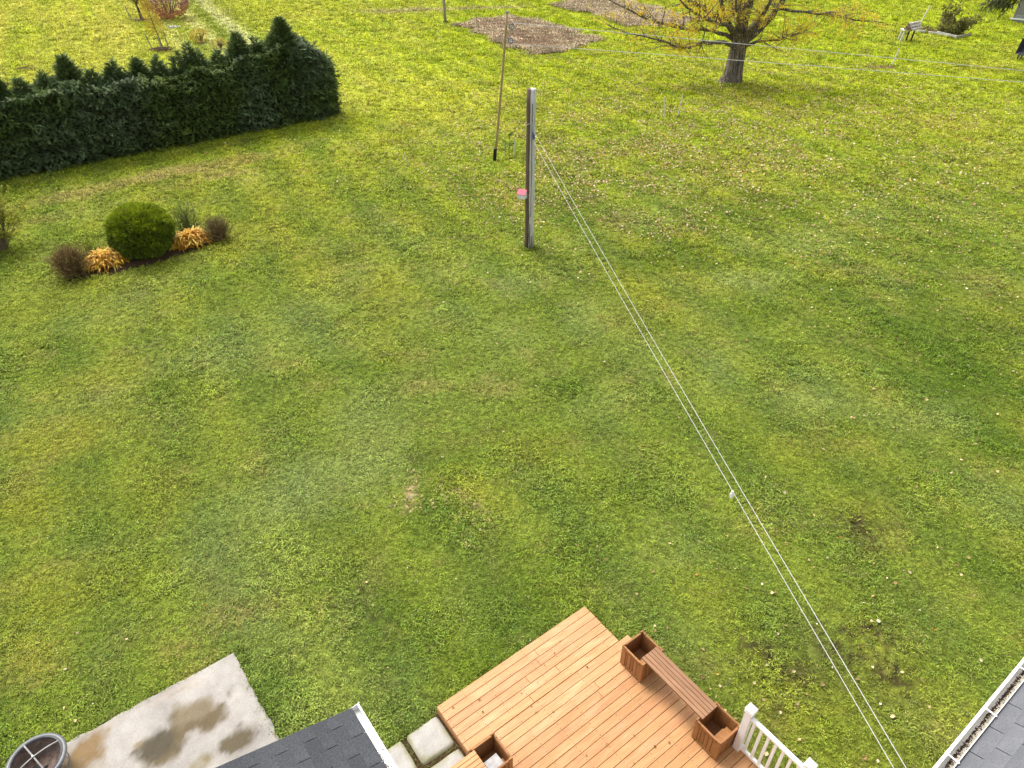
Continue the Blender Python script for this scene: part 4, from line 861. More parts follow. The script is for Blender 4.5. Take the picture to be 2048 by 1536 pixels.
cA = np.array([.100, .150, .036]); cB = np.array([.130, .180, .088]); cC = np.array([.185, .235, .042])
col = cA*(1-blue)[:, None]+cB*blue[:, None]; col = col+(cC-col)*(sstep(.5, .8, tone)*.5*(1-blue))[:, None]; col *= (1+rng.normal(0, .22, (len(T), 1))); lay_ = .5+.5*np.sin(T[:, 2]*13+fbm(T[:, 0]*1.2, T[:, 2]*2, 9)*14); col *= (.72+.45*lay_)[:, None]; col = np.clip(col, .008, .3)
tipl = rng.uniform(size=len(T)) < .10; col[tipl] = col[tipl]*1.7  # layer bands and bright tips put the branch highlights into the colour
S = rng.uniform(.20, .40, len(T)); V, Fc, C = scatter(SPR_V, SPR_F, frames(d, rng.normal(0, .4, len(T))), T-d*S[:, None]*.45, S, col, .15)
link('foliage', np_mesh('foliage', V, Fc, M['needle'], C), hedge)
# dim core so no light shows through, and trunks
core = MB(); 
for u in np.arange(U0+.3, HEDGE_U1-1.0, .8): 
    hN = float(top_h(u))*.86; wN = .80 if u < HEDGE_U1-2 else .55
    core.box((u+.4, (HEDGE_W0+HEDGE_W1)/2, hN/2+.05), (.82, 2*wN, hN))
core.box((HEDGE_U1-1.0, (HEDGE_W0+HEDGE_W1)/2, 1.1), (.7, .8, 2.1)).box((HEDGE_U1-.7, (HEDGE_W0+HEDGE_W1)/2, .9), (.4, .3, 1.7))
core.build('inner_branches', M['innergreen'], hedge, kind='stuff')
for u in np.arange(U0+.6, HEDGE_U1-.8, 1.35): MB().tube([(u, 37.6, 0), (u+R.uniform(-.05, .05), 37.6, 2.9)], [.09, .03], 7).build('trunk', M['bark'], hedge)
def conifer(parent, ctr, h, r, n, seed, cols, s=(.16, .30), tipthin=.0, trunk=True, base=0.0):
    q = np.random.default_rng(seed); t_ = 1-np.sqrt(q.uniform(0, 1, n)) if False else q.beta(1.0, 1.5, n); a = q.uniform(0, 6.283, n); lay = .12*np.sin(t_*h/.28*6.283)
    rr = r*(1-t_)**.9*(.25+.85*q.uniform(size=n))+lay*r*.4*(1-t_); rr = np.maximum(rr, .02)
    T = np.stack([ctr[0]+rr*.72*np.cos(a), ctr[1]+rr*.72*np.sin(a), ctr[2]+base+t_*(h-base)], 1); D = np.stack([np.cos(a), np.sin(a), .15+.75*t_+q.normal(0, .18, n)], 1)
    D[:, :2] += q.normal(0, .15, (n, 2)); c = cols[0][None]*(1-t_)[:, None]+cols[1][None]*t_[:, None]; c = c*(1+q.normal(0, .2, (n, 1))); S = q.uniform(*s, n)*1.5*(1-.3*t_)
    V, Fc, C = scatter(SPR_V, SPR_F, frames(D, q.normal(0, .5, n)), T, S, np.clip(c, .006, .6), .15); return V, Fc, C
LG = (np.array([.085, .130, .040]), np.array([.125, .175, .056]))
for (u, top, r, n, sd_, bz) in [(14.05, 4.85, 1.65, 2600, 1, 2.5), (11.8, 4.40, 1.15, 900, 2, 2.6), (9.45, 4.25, .65, 330, 3, 2.7), (4.3, 4.35, 1.2, 1100, 4, 2.5), (7.2, 3.85, .55, 380, 5, 2.6), (1.7, 3.75, .5, 300, 6, 2.6), (-1.2, 4.6, .8, 700, 7, 2.5), (12.9, 3.75, .5, 300, 8, 2.7), (5.9, 3.6, .5, 260, 9, 2.6), (-4.4, 4.2, .7, 500, 10, 2.5)]+[(-.4+.93*i_, 3.55+.35*R.random()+(.35 if 12 < -.4+.93*i_ < 15.4 else 0), R.uniform(.45, .8), 260, 30+i_, 2.7) for i_ in range(17)]:
    V, Fc, C = conifer(None, (u, 37.55, bz), (top-bz)*.96, r, n, sd_, LG); o_ = link('spruce_top', np_mesh('spruce_top', V, Fc, M['needle'], C), hedge)
    m = MB().tube([(u, 37.55, bz), (u, 37.55, top+.12)], [.03, .006], 5)
    for q in range(5): a = q*1.3; m.tube([(u, 37.55, top-.18-.09*q), (u+.16*math.cos(a), 37.55+.16*math.sin(a), top-.02-.05*q)], .008, 4)
    m.build('leader', M['stemgreen'], o_)

# ------------------------------------------------------------------ island bed in the lawn
def mulch(name, c, ru, rw, ang, mat, s, h=.05, n=30):
    m = MB(); rad = [1+.22*(vnoise(k*.7, s, s)-.5) for k in range(n)]; ca, sa = math.cos(ang), math.sin(ang); ctr = (0, 0, h); m.v.append(ctr)
    for rg, hh in ((.55, h*.95), (1.0, .0)):
        for k in range(n): a = 2*math.pi*k/n; x, y = ru*rg*rad[k]*math.cos(a), rw*rg*rad[k]*math.sin(a); m.v.append((x*ca-y*sa, x*sa+y*ca, hh+.01*R.random()*(rg < 1)))
    for k in range(n): k2 = (k+1) % n; m.f.append((0, 1+k, 1+k2)); m.f.append((1+k, 1+n+k, 1+n+k2, 1+k2))
    return m.build(name, mat, None, (c[0], c[1], .012), smooth=True, kind='structure')
mb_c = at(290, 520); mulch('flower_bed', mb_c, 2.30, .50, YAW+.03, M['mulch'], 3, .09)
# clipped thuja
th_c = at(295, 508); thu = thing('thuja_bush', 'round clipped bright green thuja bush in the middle of the island bed', 'bush', (th_c[0], th_c[1], 0)); thu.scale = (.80, .82, .86)
n = 13000; q = rng.normal(0, 1, (n, 3)); q /= np.linalg.norm(q, axis=1, keepdims=True); q = np.sign(q)*np.abs(q)**.78; q[:, 2] = q[:, 2]
lump = 1+.50*(fbm(q[:, 0]*3.2+5, q[:, 2]*3.2+q[:, 1]*2, 6, 3)-.5)
T = np.stack([q[:, 0]*1.27*(1-.10*np.clip(-q[:, 2], 0, 1)), q[:, 1]*1.15*(1-.10*np.clip(-q[:, 2], 0, 1)), .98+q[:, 2]*.98], 1); T[:, :2] *= .86*lump[:, None]; T[:, 2] = .03+(T[:, 2])*.95
d = q+rng.normal(0, .45, q.shape); d[:, 2] += .55
cg = np.array([.085, .135, .012]); cy_ = np.array([.36, .44, .022]); f_ = np.clip(.32+.9*(fbm(q[:, 0]*4+5, q[:, 2]*4+q[:, 1]*3, 16, 3)-.5)+.45*q[:, 2]+rng.normal(0, .22, n), 0, 1); col = cg*(1-f_)[:, None]+cy_*f_[:, None]; rd = rng.uniform(size=n) < .03; col[rd] = (.20, .15, .07)  # yellower towards the top: light on the crown is put into the tint
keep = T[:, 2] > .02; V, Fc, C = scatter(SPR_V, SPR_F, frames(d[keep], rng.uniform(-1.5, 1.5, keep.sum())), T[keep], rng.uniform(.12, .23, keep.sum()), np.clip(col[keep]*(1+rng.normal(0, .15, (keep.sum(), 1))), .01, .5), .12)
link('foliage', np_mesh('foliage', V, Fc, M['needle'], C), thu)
cr = MB().lathe([(.20, .05), (.62, .30), (.76, .8), (.72, 1.2), (.5, 1.5), (.01, 1.58)], 20); cr.build('inner_branches', M['innergreen'], thu, smooth=True); MB().tube([(0, 0, 0), (0, 0, .5)], .07, 8).build('trunk', M['bark'], thu)
# twiggy shrubs
def twiggy(label, c, r, h, n, cols, seed, leafn=0, leafc=None, group=None, name='spirea_shrub', cat='shrub', wst=.006, ls=(.03, .05)):
    t_ = thing(name, label, cat, (c[0], c[1], 0), group=group); q = random.Random(seed); m = MB(); ends = []
    for k in range(n):
        a = q.uniform(0, 6.283); el = abs(q.gauss(0, .55)); L = h*q.uniform(.65, 1.1)*(1-.12*el); x, y = r*.22*math.cos(a)*q.random(), r*.22*math.sin(a)*q.random()
        tx, ty = math.cos(a)*math.sin(min(el, 1.25)), math.sin(a)*math.sin(min(el, 1.25)); tz = math.cos(min(el, 1.25)); k2 = r/h
        p = [(x, y, 0), (x+tx*L*.5*k2+q.gauss(0, .02), y+ty*L*.5*k2, tz*L*.6), (x+tx*L*k2*1.05+q.gauss(0, .04), y+ty*L*k2*1.05+q.gauss(0, .04), tz*L+.03)]
        m.tube(p, [wst, wst*.7, wst*.35], 3, cap=False); ends.append(p)
        for b in range(2):
            s0 = Vector(p[1]).lerp(Vector(p[2]), q.random()); e0 = s0+Vector((q.gauss(0, .09), q.gauss(0, .09), q.uniform(.02, .14)))*(h/.9); m.tube([s0, e0], [wst*.5, wst*.25], 3, cap=False); ends.append((p[1], s0, e0))
    m.build('twigs', cols, t_)
    if leafn:
        T = []; 
        for k in range(leafn): e = ends[q.randrange(len(ends))]; s_ = Vector(e[1]).lerp(Vector(e[2]), q.uniform(.1, 1.05)); T.append((s_.x+q.gauss(0, .012), s_.y+q.gauss(0, .012), s_.z+q.gauss(0, .012)))
        T = np.array(T); D = rng.normal(0, 1, (leafn, 3)); D[:, 2] = np.abs(D[:, 2])*.7; lc_ = np.array([leafc[q.randrange(len(leafc))] for _ in range(leafn)])*(1+rng.normal(0, .2, (leafn, 1)))
        V, Fc, C = scatter(LEAF_V, LEAF_F, frames(D, rng.uniform(-2, 2, leafn)), T, rng.uniform(*ls, leafn), np.clip(lc_, .01, .9), .1); link('foliage', np_mesh('foliage', V, Fc, M['leaf'], C), t_)
    return t_
M['browntwig'] = simple('brown_twigs', (.12, .070, .032), (.22, .145, .065), 12, .9, 0)
M['paletwig'] = simple('tan_twigs', (.16, .12, .075), (.28, .22, .14), 12, .9, 0)
twiggy('brown twiggy dome-shaped shrub at the left end of the island bed', at(150, 551), .80, .95, 900, M['browntwig'], 3, 5200, [(.22, .13, .06), (.30, .19, .08), (.16, .10, .05), (.26, .27, .06), (.34, .24, .10)])
twiggy('smaller grey-brown airy shrub at the right end of the island bed', at(440, 480), .78, .80, 420, M['browntwig'], 4, 2300, [(.20, .15, .09), (.26, .20, .10), (.15, .12, .07), (.17, .21, .05), (.15, .20, .04)])
def hosta(label, c, ru, rw, ang, seed, n=620):
    t_ = thing('hosta_clump', label, 'plant', (c[0], c[1], 0)); q = np.random.default_rng(seed); m_v, m_f, m_c = [], [], []; ca, sa = math.cos(ang), math.sin(ang)
    pal = np.array([(.80, .43, .03), (.86, .54, .05), (.70, .33, .02), (.90, .66, .12), (.52, .24, .03), (.92, .72, .22)])
    for k in range(n):
        a = q.uniform(0, 6.283); rr = math.sqrt(q.uniform(0, 1)); x, y = ru*rr*.82*math.cos(a), rw*rr*.82*math.sin(a); x, y = x*ca-y*sa, x*sa+y*ca
        d = a+ang+q.normal(0, 1.7); L = q.uniform(.20, .40); wd = q.uniform(.030, .055); z0 = .10+.34*(1-rr*rr)+q.uniform(-.05, .06); cc = pal[q.choice(6, p=[.26, .26, .16, .14, .12, .06])]*q.uniform(.75, 1.15)
        dx, dy = math.cos(d), math.sin(d); tw = q.normal(0, .5); b = len(m_v); rise = q.uniform(.02, .16); dr = q.uniform(.0, .26)
        for i, t in enumerate((0, .3, .65, 1)):
            w = wd*(.35, 1, .85, .08)[i]; cxp, cyp, czp = x+dx*L*t, y+dy*L*t, max(.02, z0+rise*math.sin(t*2.2)-dr*t*t)
            m_v += [(cxp-dy*w/2, cyp+dx*w/2, czp+w*tw*.5), (cxp+dy*w/2, cyp-dx*w/2, czp-w*tw*.5)]; m_c += [cc*(1-.25*t), cc*(1-.25*t)*.9]
        for i in range(3): m_f.append((b+2*i, b+2*i+1, b+2*i+3, b+2*i+2))
    link('foliage', np_mesh('foliage', np.array(m_v), np.array(m_f), M['strapleaf'], np.array(m_c)), t_); return t_
hosta('orange withered strap-leaved clump left of the round thuja', at(215, 532), .74, .50, YAW-.1, 5)
hosta('orange withered strap-leaved clump right of the round thuja', at(383, 490), .78, .44, YAW, 6)
def wisps(label, c, n, h, sp, seed):
    t_ = thing('wispy_grass', label, 'grass plant', (c[0], c[1], 0)); q = random.Random(seed); m = MB()
    for k in range(n):
        a = q.uniform(0, 6.283); r = sp*q.random(); hh = h*q.uniform(.6, 1.1); x, y = r*math.cos(a), r*math.sin(a); l = q.gauss(0, .18)
        m.tube([(x, y, 0), (x+l*.4*hh, y+q.gauss(0, .05), hh*.6), (x+l*hh, y+q.gauss(0, .1), hh)], [.005, .004, .002], 3, cap=False)
    m.build('stems', M['stemgreen'], t_)
M['stemgreen'] = simple('green_stems', (.07, .095, .03), (.13, .15, .06), 12, .8, 0)
wisps('thin upright green stems behind the right orange clump', at(377, 462), 150, 1.0, .5, 3); wisps('few thin green stems behind the left orange clump', at(188, 520), 60, .95, .3, 4)
# shrub at the left edge
twiggy('tall loose yellow-green shrub cut by the left edge of the lawn', at(2, 500), 1.25, 2.1, 190, M['paletwig'], 8, 17000, [(.36, .40, .05), (.44, .40, .06), (.28, .33, .04), (.50, .40, .07), (.20, .25, .04)], name='willow_shrub', wst=.012, ls=(.05, .09))

# ------------------------------------------------------------------ big tree
tree = thing('poplar_tree', 'big tree with thick furrowed trunk and yellow autumn leaves', 'tree', (13.51, 45.85, 0))
def L(p, y=0): return (p[0]-13.51, y, p[1])
tm = MB(); n = 20
prof = [(-.25, .80), (.0, .66), (.18, .58), (.5, .53), (.9, .50), (1.5, .47), (2.2, .45), (2.8, .43)]; n = 30
tb = []
for k, (z, r) in enumerate(prof):
    for j in range(n):
        a = 2*math.pi*j/n; fl = 1+(.10*math.sin(5*a+1)+.07*math.sin(11*a+z))*(1 if z < .4 else .6)+R.uniform(-.02, .02); le = 1+(.55*max(0, math.cos(a-math.pi*1.02))**4 if z < .5 else 0)*(.6-z)
        tm.v.append((r*fl*le*math.cos(a)-.10+.03*z, r*fl*math.sin(a), z))
for i in range(len(prof)-1):
    for j in range(n): tm.f.append((i*n+j, i*n+(j+1) % n, (i+1)*n+(j+1) % n, (i+1)*n+j))
tm.build('trunk', M['bark'], tree, smooth=True)
limbs = [
 ([L((13.5, 2.4)), L((13.55, 3.4), .2), L((13.75, 4.6), .3), L((14.0, 7.5), .5), L((14.1, 11), .6), L((14.0, 15), .4)], [.46, .40, .36, .26, .16, .04]),
 ([L((13.3, 2.5), -.2), L((13.15, 3.6), -.4), L((13.0, 4.8), -.6), L((12.5, 8), -1.2), L((12.0, 12), -1.8)], [.34, .29, .26, .17, .04]),
 ([L((13.2, 2.05), -.1), L((12.45, 2.30), -.3), L((11.19, 2.33), -.5), L((10.6, 2.10), -.6), L((9.9, 2.08), -.7), L((9.17, 2.35), -.9), L((7.8, 2.75), -1.2), L((6.59, 3.0), -1.4), L((5.4, 3.45), -1.6)], [.17, .13, .12, .10, .09, .08, .06, .045, .02]),
 ([L((13.2, 2.35), .2), L((12.67, 2.62), .3), L((11.63, 2.84), .4), L((9.9, 2.92), .5), L((8.2, 3.34), .5), L((6.5, 4.04), .4), L((5.0, 4.7), .3)], [.18, .14, .12, .10, .08, .06, .02]),
 ([L((13.3, 2.5), .3), L((12.71, 3.21), .5), L((11.84, 3.71), .7), L((10.9, 4.1), .8), L((10.1, 4.5), .9), L((8.5, 6.2), 1.2), L((7.4, 8.5), 1.5)], [.25, .22, .17, .14, .12, .08, .03]),
 ([L((13.2, 2.7), -.3), L((12.6, 3.3), -1.0), L((11.7, 3.5), -1.4), L((10.6, 3.9), -1.8), L((9.6, 4.4), -2.1), L((8.4, 5.6), -2.6)], [.18, .13, .11, .09, .07, .03]),
 ([L((13.7, 2.3), -.1), L((14.3, 2.85), -.2), L((15.02, 3.73), -.3), L((15.5, 4.6), -.3), L((16.2, 7.5), -.3), L((16.6, 11), -.2)], [.30, .27, .23, .20, .12, .03]),
 ([L((13.8, 2.1), -.3), L((14.3, 2.40), -.6), L((15.27, 2.57), -1.0), L((15.92, 2.84), -1.2), L((16.8, 3.15), -1.4)], [.13, .10, .08, .06, .02]),
 ([L((15.25, 4.1), -.3), L((16.1, 4.0), -.5), L((17.1, 3.92), -.7), L((18.54, 3.84), -.9), L((19.9, 3.55), -1.1), L((21.2, 3.5), -1.2)], [.11, .09, .07, .055, .04, .015]),
 ([L((13.5, 2.6), .3), L((13.3, 3.6), 1.2), L((12.8, 5.0), 2.2), L((12.4, 8.0), 3.2)], [.22, .18, .14, .04]),
 ([L((13.6, 2.6), -.2), L((13.9, 3.4), -1.2), L((14.2, 4.6), -2.0), L((14.8, 8.0), -3.0)], [.20, .16, .12, .04]),
 ([L((13.7, 2.5), .2), L((14.6, 3.3), 1.0), L((15.6, 4.4), 1.8), L((17.2, 6.8), 2.6)], [.18, .15, .11, .03]),
 ([L((13.2, 2.6), .1), L((12.2, 3.8), -.2), L((11.6, 5.4), -.4), L((10.8, 8.6), -.6)], [.20, .16, .12, .04]),
 ([L((13.4, 2.7), -.35), L((13.0, 3.5), -.9), L((12.5, 4.4), -1.4), L((12.0, 6.5), -2.2)], [.13, .11, .09, .03])]
rq = random.Random(5); tips = []
def smooth_pts(p, r, k=3):
    P, Q = [], []; p = [Vector(a) for a in p]
    for i in range(len(p)-1):
        for j in range(k): t_ = j/k; P.append(p[i].lerp(p[i+1], t_)+Vector((rq.gauss(0, 1), rq.gauss(0, 1), rq.gauss(0, 1)))*(.012 if i else 0)*2); Q.append(r[i]*(1-t_)+r[i+1]*t_)
    P.append(p[-1]); Q.append(r[-1]); return P, Q
tw = MB()
for p, r in limbs:
    P, Q = smooth_pts(p, [x_*.80 for x_ in r]); MB().tube(P, Q, 9, cap=True).build('limb', M['bark'], tree, smooth=True)
    tot = len(P)
    for k in range(int(9+tot*1.25)):
        i = rq.randrange(tot//4, tot-1); s0 = P[i].lerp(P[i+1], rq.random()); rr = min(Q[i]*.45, .035)+.006
        ax = (P[i+1]-P[i]).normalized(); d_ = Vector((rq.gauss(0, 1), rq.gauss(0, 1), rq.gauss(.5, .7))).normalized(); d_ = (d_+ax*.5).normalized(); ln = rq.uniform(.6, 2.1)
        q = [s0]; 
        for s in range(4): d_ = (d_+Vector((rq.gauss(0, .18), rq.gauss(0, .18), rq.gauss(-.02, .14)))).normalized(); q.append(q[-1]+d_*ln/4)
        tw.tube(q, [rr, rr*.75, rr*.5, rr*.35, .004], 4, cap=False); tips.append(q)
        for b in range(rq.randint(2, 5)):
            i2 = rq.randrange(1, 4); e = q[i2]; dd_ = Vector((rq.gauss(0, 1), rq.gauss(0, 1), rq.gauss(.1, .9))).normalized(); l2 = rq.uniform(.3, .9); qq = [e, e+dd_*l2*.5, e+dd_*l2+Vector((0, 0, rq.gauss(-.08, .1)))]
            tw.tube(qq, [.010, .007, .003], 3, cap=False); tips.append(qq)
tw.build('twigs', M['bark'], tree, kind='stuff')
T, Cc = [], []
ycol = np.array([(.86, .64, .05), (.82, .70, .07), (.88, .56, .04), (.70, .68, .09), (.56, .60, .08), (.92, .78, .14)])
for q in tips:
    if rq.random() < .18: continue
    nl = rq.randint(14, 44) if len(q) > 3 else rq.randint(8, 26)
    orange = rq.random()
    for k in range(nl):
        i = rq.randrange(max(0, len(q)-3), len(q)-1); s = q[i].lerp(q[i+1], rq.random()); T.append((s.x+rq.gauss(0, .06), s.y+rq.gauss(0, .06), s.z+rq.gauss(-.04, .06))); Cc.append(ycol[rq.randrange(0, 3) if orange < .5 else rq.randrange(1, 6)]*rq.uniform(.75, 1.2))
for k in range(480):   # sprouts hugging the trunk fork
    a = rq.uniform(0, 6.283); z = rq.uniform(1.6, 4.6); r = .52+rq.gauss(0, .10); T.append((r*math.cos(a)+(.03*z), r*math.sin(a)-.1, z)); Cc.append(ycol[rq.randrange(1, 6)]*rq.uniform(.5, .9))
T = np.array(T); Cc = np.array(Cc); kp = (T[:, 2] < 6) | (rng.uniform(size=len(T)) < .35); T, Cc = T[kp], Cc[kp]; D = rng.normal(0, 1, (len(T), 3)); D[:, 2] -= .9
V, Fc, C = scatter(LEAF_V*np.array([.85, 1, 1]), LEAF_F, frames(D, rng.uniform(-2, 2, len(T))), T, rng.uniform(.055, .115, len(T)), np.array(Cc), .1); link('foliage', np_mesh('foliage', V, Fc, M['leaf'], C), tree)
print('tree leaves', len(T))

# ------------------------------------------------------------------ small things on the lawn
def stake_at(label, px, py, h, lean=(0, 0), mat='stake', group=None, r=.018, nm='garden_stake'):
    p = at(px, py); m = MB().box((0, 0, 0), (r*2, r*2, h)); o = m.build(nm, M[mat], None, (p[0]+lean[0]*h/2, p[1], h/2-.03)); o.rotation_euler = (lean[1], lean[0], R.uniform(0, 1)); props(o, label, 'stake', group); return o
def sapling(label, c, h, cols, nl, seed, group=None, spread=.25, name='sapling', ls=(.05, .09), lean=0, cat='sapling', wood='seedling', brn=7, rt=.018):
    t_ = thing(name, label, cat, (c[0], c[1], 0), group=group); q = random.Random(seed); top = Vector((lean*h, 0, h)); MB().tube([(0, 0, -.02), top*.5+Vector((.02, 0, 0)), top], [rt, rt*.7, rt*.25], 5).build('stem', M[wood], t_); tips = []; m = MB()
    for k in range(brn):
        s0 = top*q.uniform(.3, .95); a = q.uniform(0, 6.28); e = s0+Vector((math.cos(a), math.sin(a), q.uniform(.3, 1.1)))*spread*q.uniform(.6, 1.2); m.tube([s0, e], [rt*.4, rt*.15], 3, cap=False); tips.append((s0, e))
    m.build('twigs', M[wood], t_)
    if nl:
        T = []
        for k in range(nl): s, e = tips[q.randrange(len(tips))]; p = s.lerp(e, q.uniform(.3, 1.1)); T.append((p.x+q.gauss(0, .03), p.y+q.gauss(0, .03), p.z+q.gauss(0, .03)))
        D = rng.normal(0, 1, (nl, 3)); cc = np.array([cols[q.randrange(len(cols))] for _ in range(nl)])
        V, Fc, C = scatter(LEAF_V, LEAF_F, frames(D, rng.uniform(-2, 2, nl)), np.array(T), rng.uniform(*ls, nl), cc, .15); link('foliage', np_mesh('foliage', V, Fc, M['leaf'], C), t_)
    return t_
GL = [(.07, .13, .02), (.10, .17, .03), (.05, .10, .02)]
stake_at('short pale stick leaning in the grass left of the leaning tan pole', 818, 332, .62, (-.25, 0))
sapling('low leafy green sapling right of the leaning tan pole sleeve', at(1018, 312), 1.0, GL, 150, 4, spread=.30)
stake_at('short pale stick right of the small leafy sapling near the tan pole', 1026, 312, .85, (.15, 0)); stake_at('short brown stick beside the small leafy sapling near the tan pole', 1010, 313, .68, (0, 0), 'greystake')
sapling('thin bare reddish sapling between two white sticks under the big tree', at(1338, 236), 1.75, [(.30, .12, .05), (.25, .14, .06)], 22, 6, spread=.35, rt=.012)
stake_at('white stick left of the thin bare sapling under the big tree', 1329, 238, 1.15, (-.13, 0)); stake_at('white stick right of the thin bare sapling under the big tree', 1353, 234, 1.15, (.17, 0))
sapling('thin bare sapling beside a white stick, right of the big tree', at(1771, 131), 1.6, GL, 12, 7, spread=.3, rt=.016); stake_at('white stick beside the thin bare sapling right of the big tree', 1783, 129, 1.0, (.25, 0), r=.028)
lm = mulch('leaf_patch', at(1762, 134), 1.1, .6, 0, M['soilbed'], 6, .02)
stake_at('tall white leaning stake behind the log stack', 1839, 50, 1.5, (.26, 0), r=.035)
# mulch rings and small trees of the far-left field
mulch('mulch_bed', at(323, 99), .95, .80, 0, M['mulch'], 4, .10); mulch('mulch_bed', at(283, 40), 1.2, .7, 0, M['soilbed'], 5, .08); mulch('mulch_bed', at(51, 138), .70, .40, .2, M['mulch'], 7, .08); mulch('mulch_bed', at(18, 168), .5, .28, .2, M['mulch'], 8, .06); mulch('mulch_bed', at(402, 87), .5, .3, 0, M['soilbed'], 9, .05)
rk = MB(); 
for k in range(7): rk.box((R.uniform(-.45, .45), R.uniform(-.2, .2), .07), (R.uniform(.25, .45), R.uniform(.15, .3), .14), rz=R.uniform(0, 3), ch=.03)
props(rk.build('stone_pile', M['stone'], None, at(347, 56)), 'low flat pile of grey stones below the purple shrub', 'stones')
lar = thing('larch_tree', 'young golden larch in a dark mulch ring with grey stakes', 'tree', at(326, 98)); 
MB().tube([(0, 0, 0), (-.12, 0, 1.0), (-.35, 0, 2.6), (-.50, 0, 3.4)], [.055, .045, .02, .008], 6).build('trunk', M['seedling'], lar)
q = np.random.default_rng(9); n = 620; t_ = q.uniform(.12, 1, n); a = q.uniform(0, 6.283, n); rr = (1-t_)**.7*.75*q.uniform(.25, 1, n)+.04; xx = -.5*t_**1.2
T = np.stack([xx+rr*np.cos(a), rr*np.sin(a), .45+t_*2.95+rr*.3], 1); D = np.stack([np.cos(a), np.sin(a), .7+0*a], 1)+q.normal(0, .3, (n, 3)); cc = np.array([(.50, .36, .04), (.42, .34, .05), (.58, .40, .06)])[q.integers(0, 3, n)]
V, Fc, C = scatter(SPR_V*np.array([.6, 1, 1]), SPR_F, frames(D), T, q.uniform(.16, .30, n), cc, .15); link('foliage', np_mesh('foliage', V, Fc, M['leaf'], C), lar)
for (px, py, h, ln, lb) in ((306, 101, 1.15, -.22, 'left grey stake leaning out of the golden larch mulch ring'), (326, 102, .95, -.10, 'front grey stake in the golden larch mulch ring'), (337, 95, 1.2, -.06, 'right grey stake in the golden larch mulch ring')):
    stake_at(lb, px, py, h, (ln, 0), 'greystake', r=.035)
ft = thing('young_maple', 'young round-headed tree with pale olive leaves cut by the top edge', 'tree', at(284, 39)); MB().tube([(0, 0, 0), (-.08, 0, .8), (-.15, 0, 1.2)], [.14, .10, .09], 8).build('trunk', M['bark'], ft)
m = MB(); tp = []; q = random.Random(4)
for k in range(16):
    a = q.uniform(0, 6.283); s0 = Vector((-.12, 0, 1.1)); e = s0+Vector((math.cos(a)*q.uniform(.4, 1.7), math.sin(a)*q.uniform(.4, 1.7), q.uniform(.8, 3.6))); mid = s0.lerp(e, .5)+Vector((0, 0, .15)); m.tube([s0, mid, e], [.04, .025, .008], 4, cap=False); tp.append((mid, e)); tp.append((s0.lerp(mid, .5), mid))
m.build('limbs', M['seedling'], ft); n = 3000; T = []
for k in range(n): s, e = tp[q.randrange(len(tp))]; p = s.lerp(e, q.random()); T.append((p.x+q.gauss(0, .28), p.y+q.gauss(0, .28), max(.75, p.z+q.gauss(0, .25))))
cc = np.array([(.26, .25, .05), (.32, .30, .07), (.20, .21, .05), (.36, .30, .09)])[rng.integers(0, 4, n)]; V, Fc, C = scatter(LEAF_V, LEAF_F, frames(rng.normal(0, 1, (n, 3)), rng.uniform(-2, 2, n)), np.array(T), rng.uniform(.08, .14, n), cc, .15); link('foliage', np_mesh('foliage', V, Fc, M['leaf'], C), ft)
stake_at('grey stake left of the young olive-leaved tree', 264, 41, 1.2, (-.22, 0), 'greystake', r=.035)
def bush(label, c, ru, h, n, cols, seed, name='bush', ls=(.10, .18), cat='shrub', low=None, hi=None):
    t_ = thing(name, label, cat, c); q = np.random.default_rng(seed); m = MB(); qq = random.Random(seed)
    for k in range(16): a = qq.uniform(0, 6.28); m.tube([(0, 0, 0), (ru*.5*math.cos(a)*qq.random(), ru*.5*math.sin(a)*qq.random(), h*.5), (ru*.8*math.cos(a)*qq.random(), ru*.8*math.sin(a)*qq.random(), h*qq.uniform(.7, .95))], [.03, .02, .006], 4, cap=False)
    m.build('stems', M['seedling'], t_)
    d = q.normal(0, 1, (n, 3)); d /= np.linalg.norm(d, axis=1, keepdims=True); rr = q.uniform(.55, 1, n)**.6; T = np.stack([d[:, 0]*ru*rr, d[:, 1]*ru*rr, h*.52+d[:, 2]*h*.5*rr], 1); T[:, :2] *= (1-.25*np.clip(T[:, 2:3]/h-.5, 0, 1)); T[:, 2] = np.maximum(T[:, 2], .05)
    ke = fbm(T[:, 0]*1.8+T[:, 1], T[:, 2]*1.8, seed) > .40; T = T[ke]; d = d[ke]; n = len(T); cols = np.array(cols); k = len(cols)//2
    up = T[:, 2]/h+q.normal(0, .15, n) > .48; ci = np.where(up, q.integers(0, k, n), k+q.integers(0, len(cols)-k, n)); V, Fc, C = scatter(LEAF_V, LEAF_F, frames(d+q.normal(0, .6, (n, 3)), q.uniform(-2, 2, n)), T, q.uniform(*ls, n), cols[ci]*(1+q.normal(0, .15, (n, 1))), .1); link('foliage', np_mesh('foliage', V, Fc, M['leaf'], np.clip(C, .01, .9)), t_); return t_
bush('rounded purple and rust-orange autumn shrub at the top edge', at(343, 38), 1.65, 2.6, 3600, [(.24, .10, .15), (.32, .16, .20), (.50, .42, .36), (.30, .12, .16), (.52, .26, .10), (.60, .36, .16), (.40, .16, .10), (.34, .20, .10)], 12, ls=(.12, .24))
bush('small pale yellow shrub below the mower track', at(402, 84), .75, .85, 420, [(.42, .33, .05), (.50, .38, .07), (.38, .33, .06), (.45, .32, .05)], 13); bush('second fainter yellow shrub behind the hedge tops', at(442, 98), .6, .7, 220, [(.38, .33, .07), (.45, .36, .09), (.35, .33, .06), (.42, .30, .06)], 14)
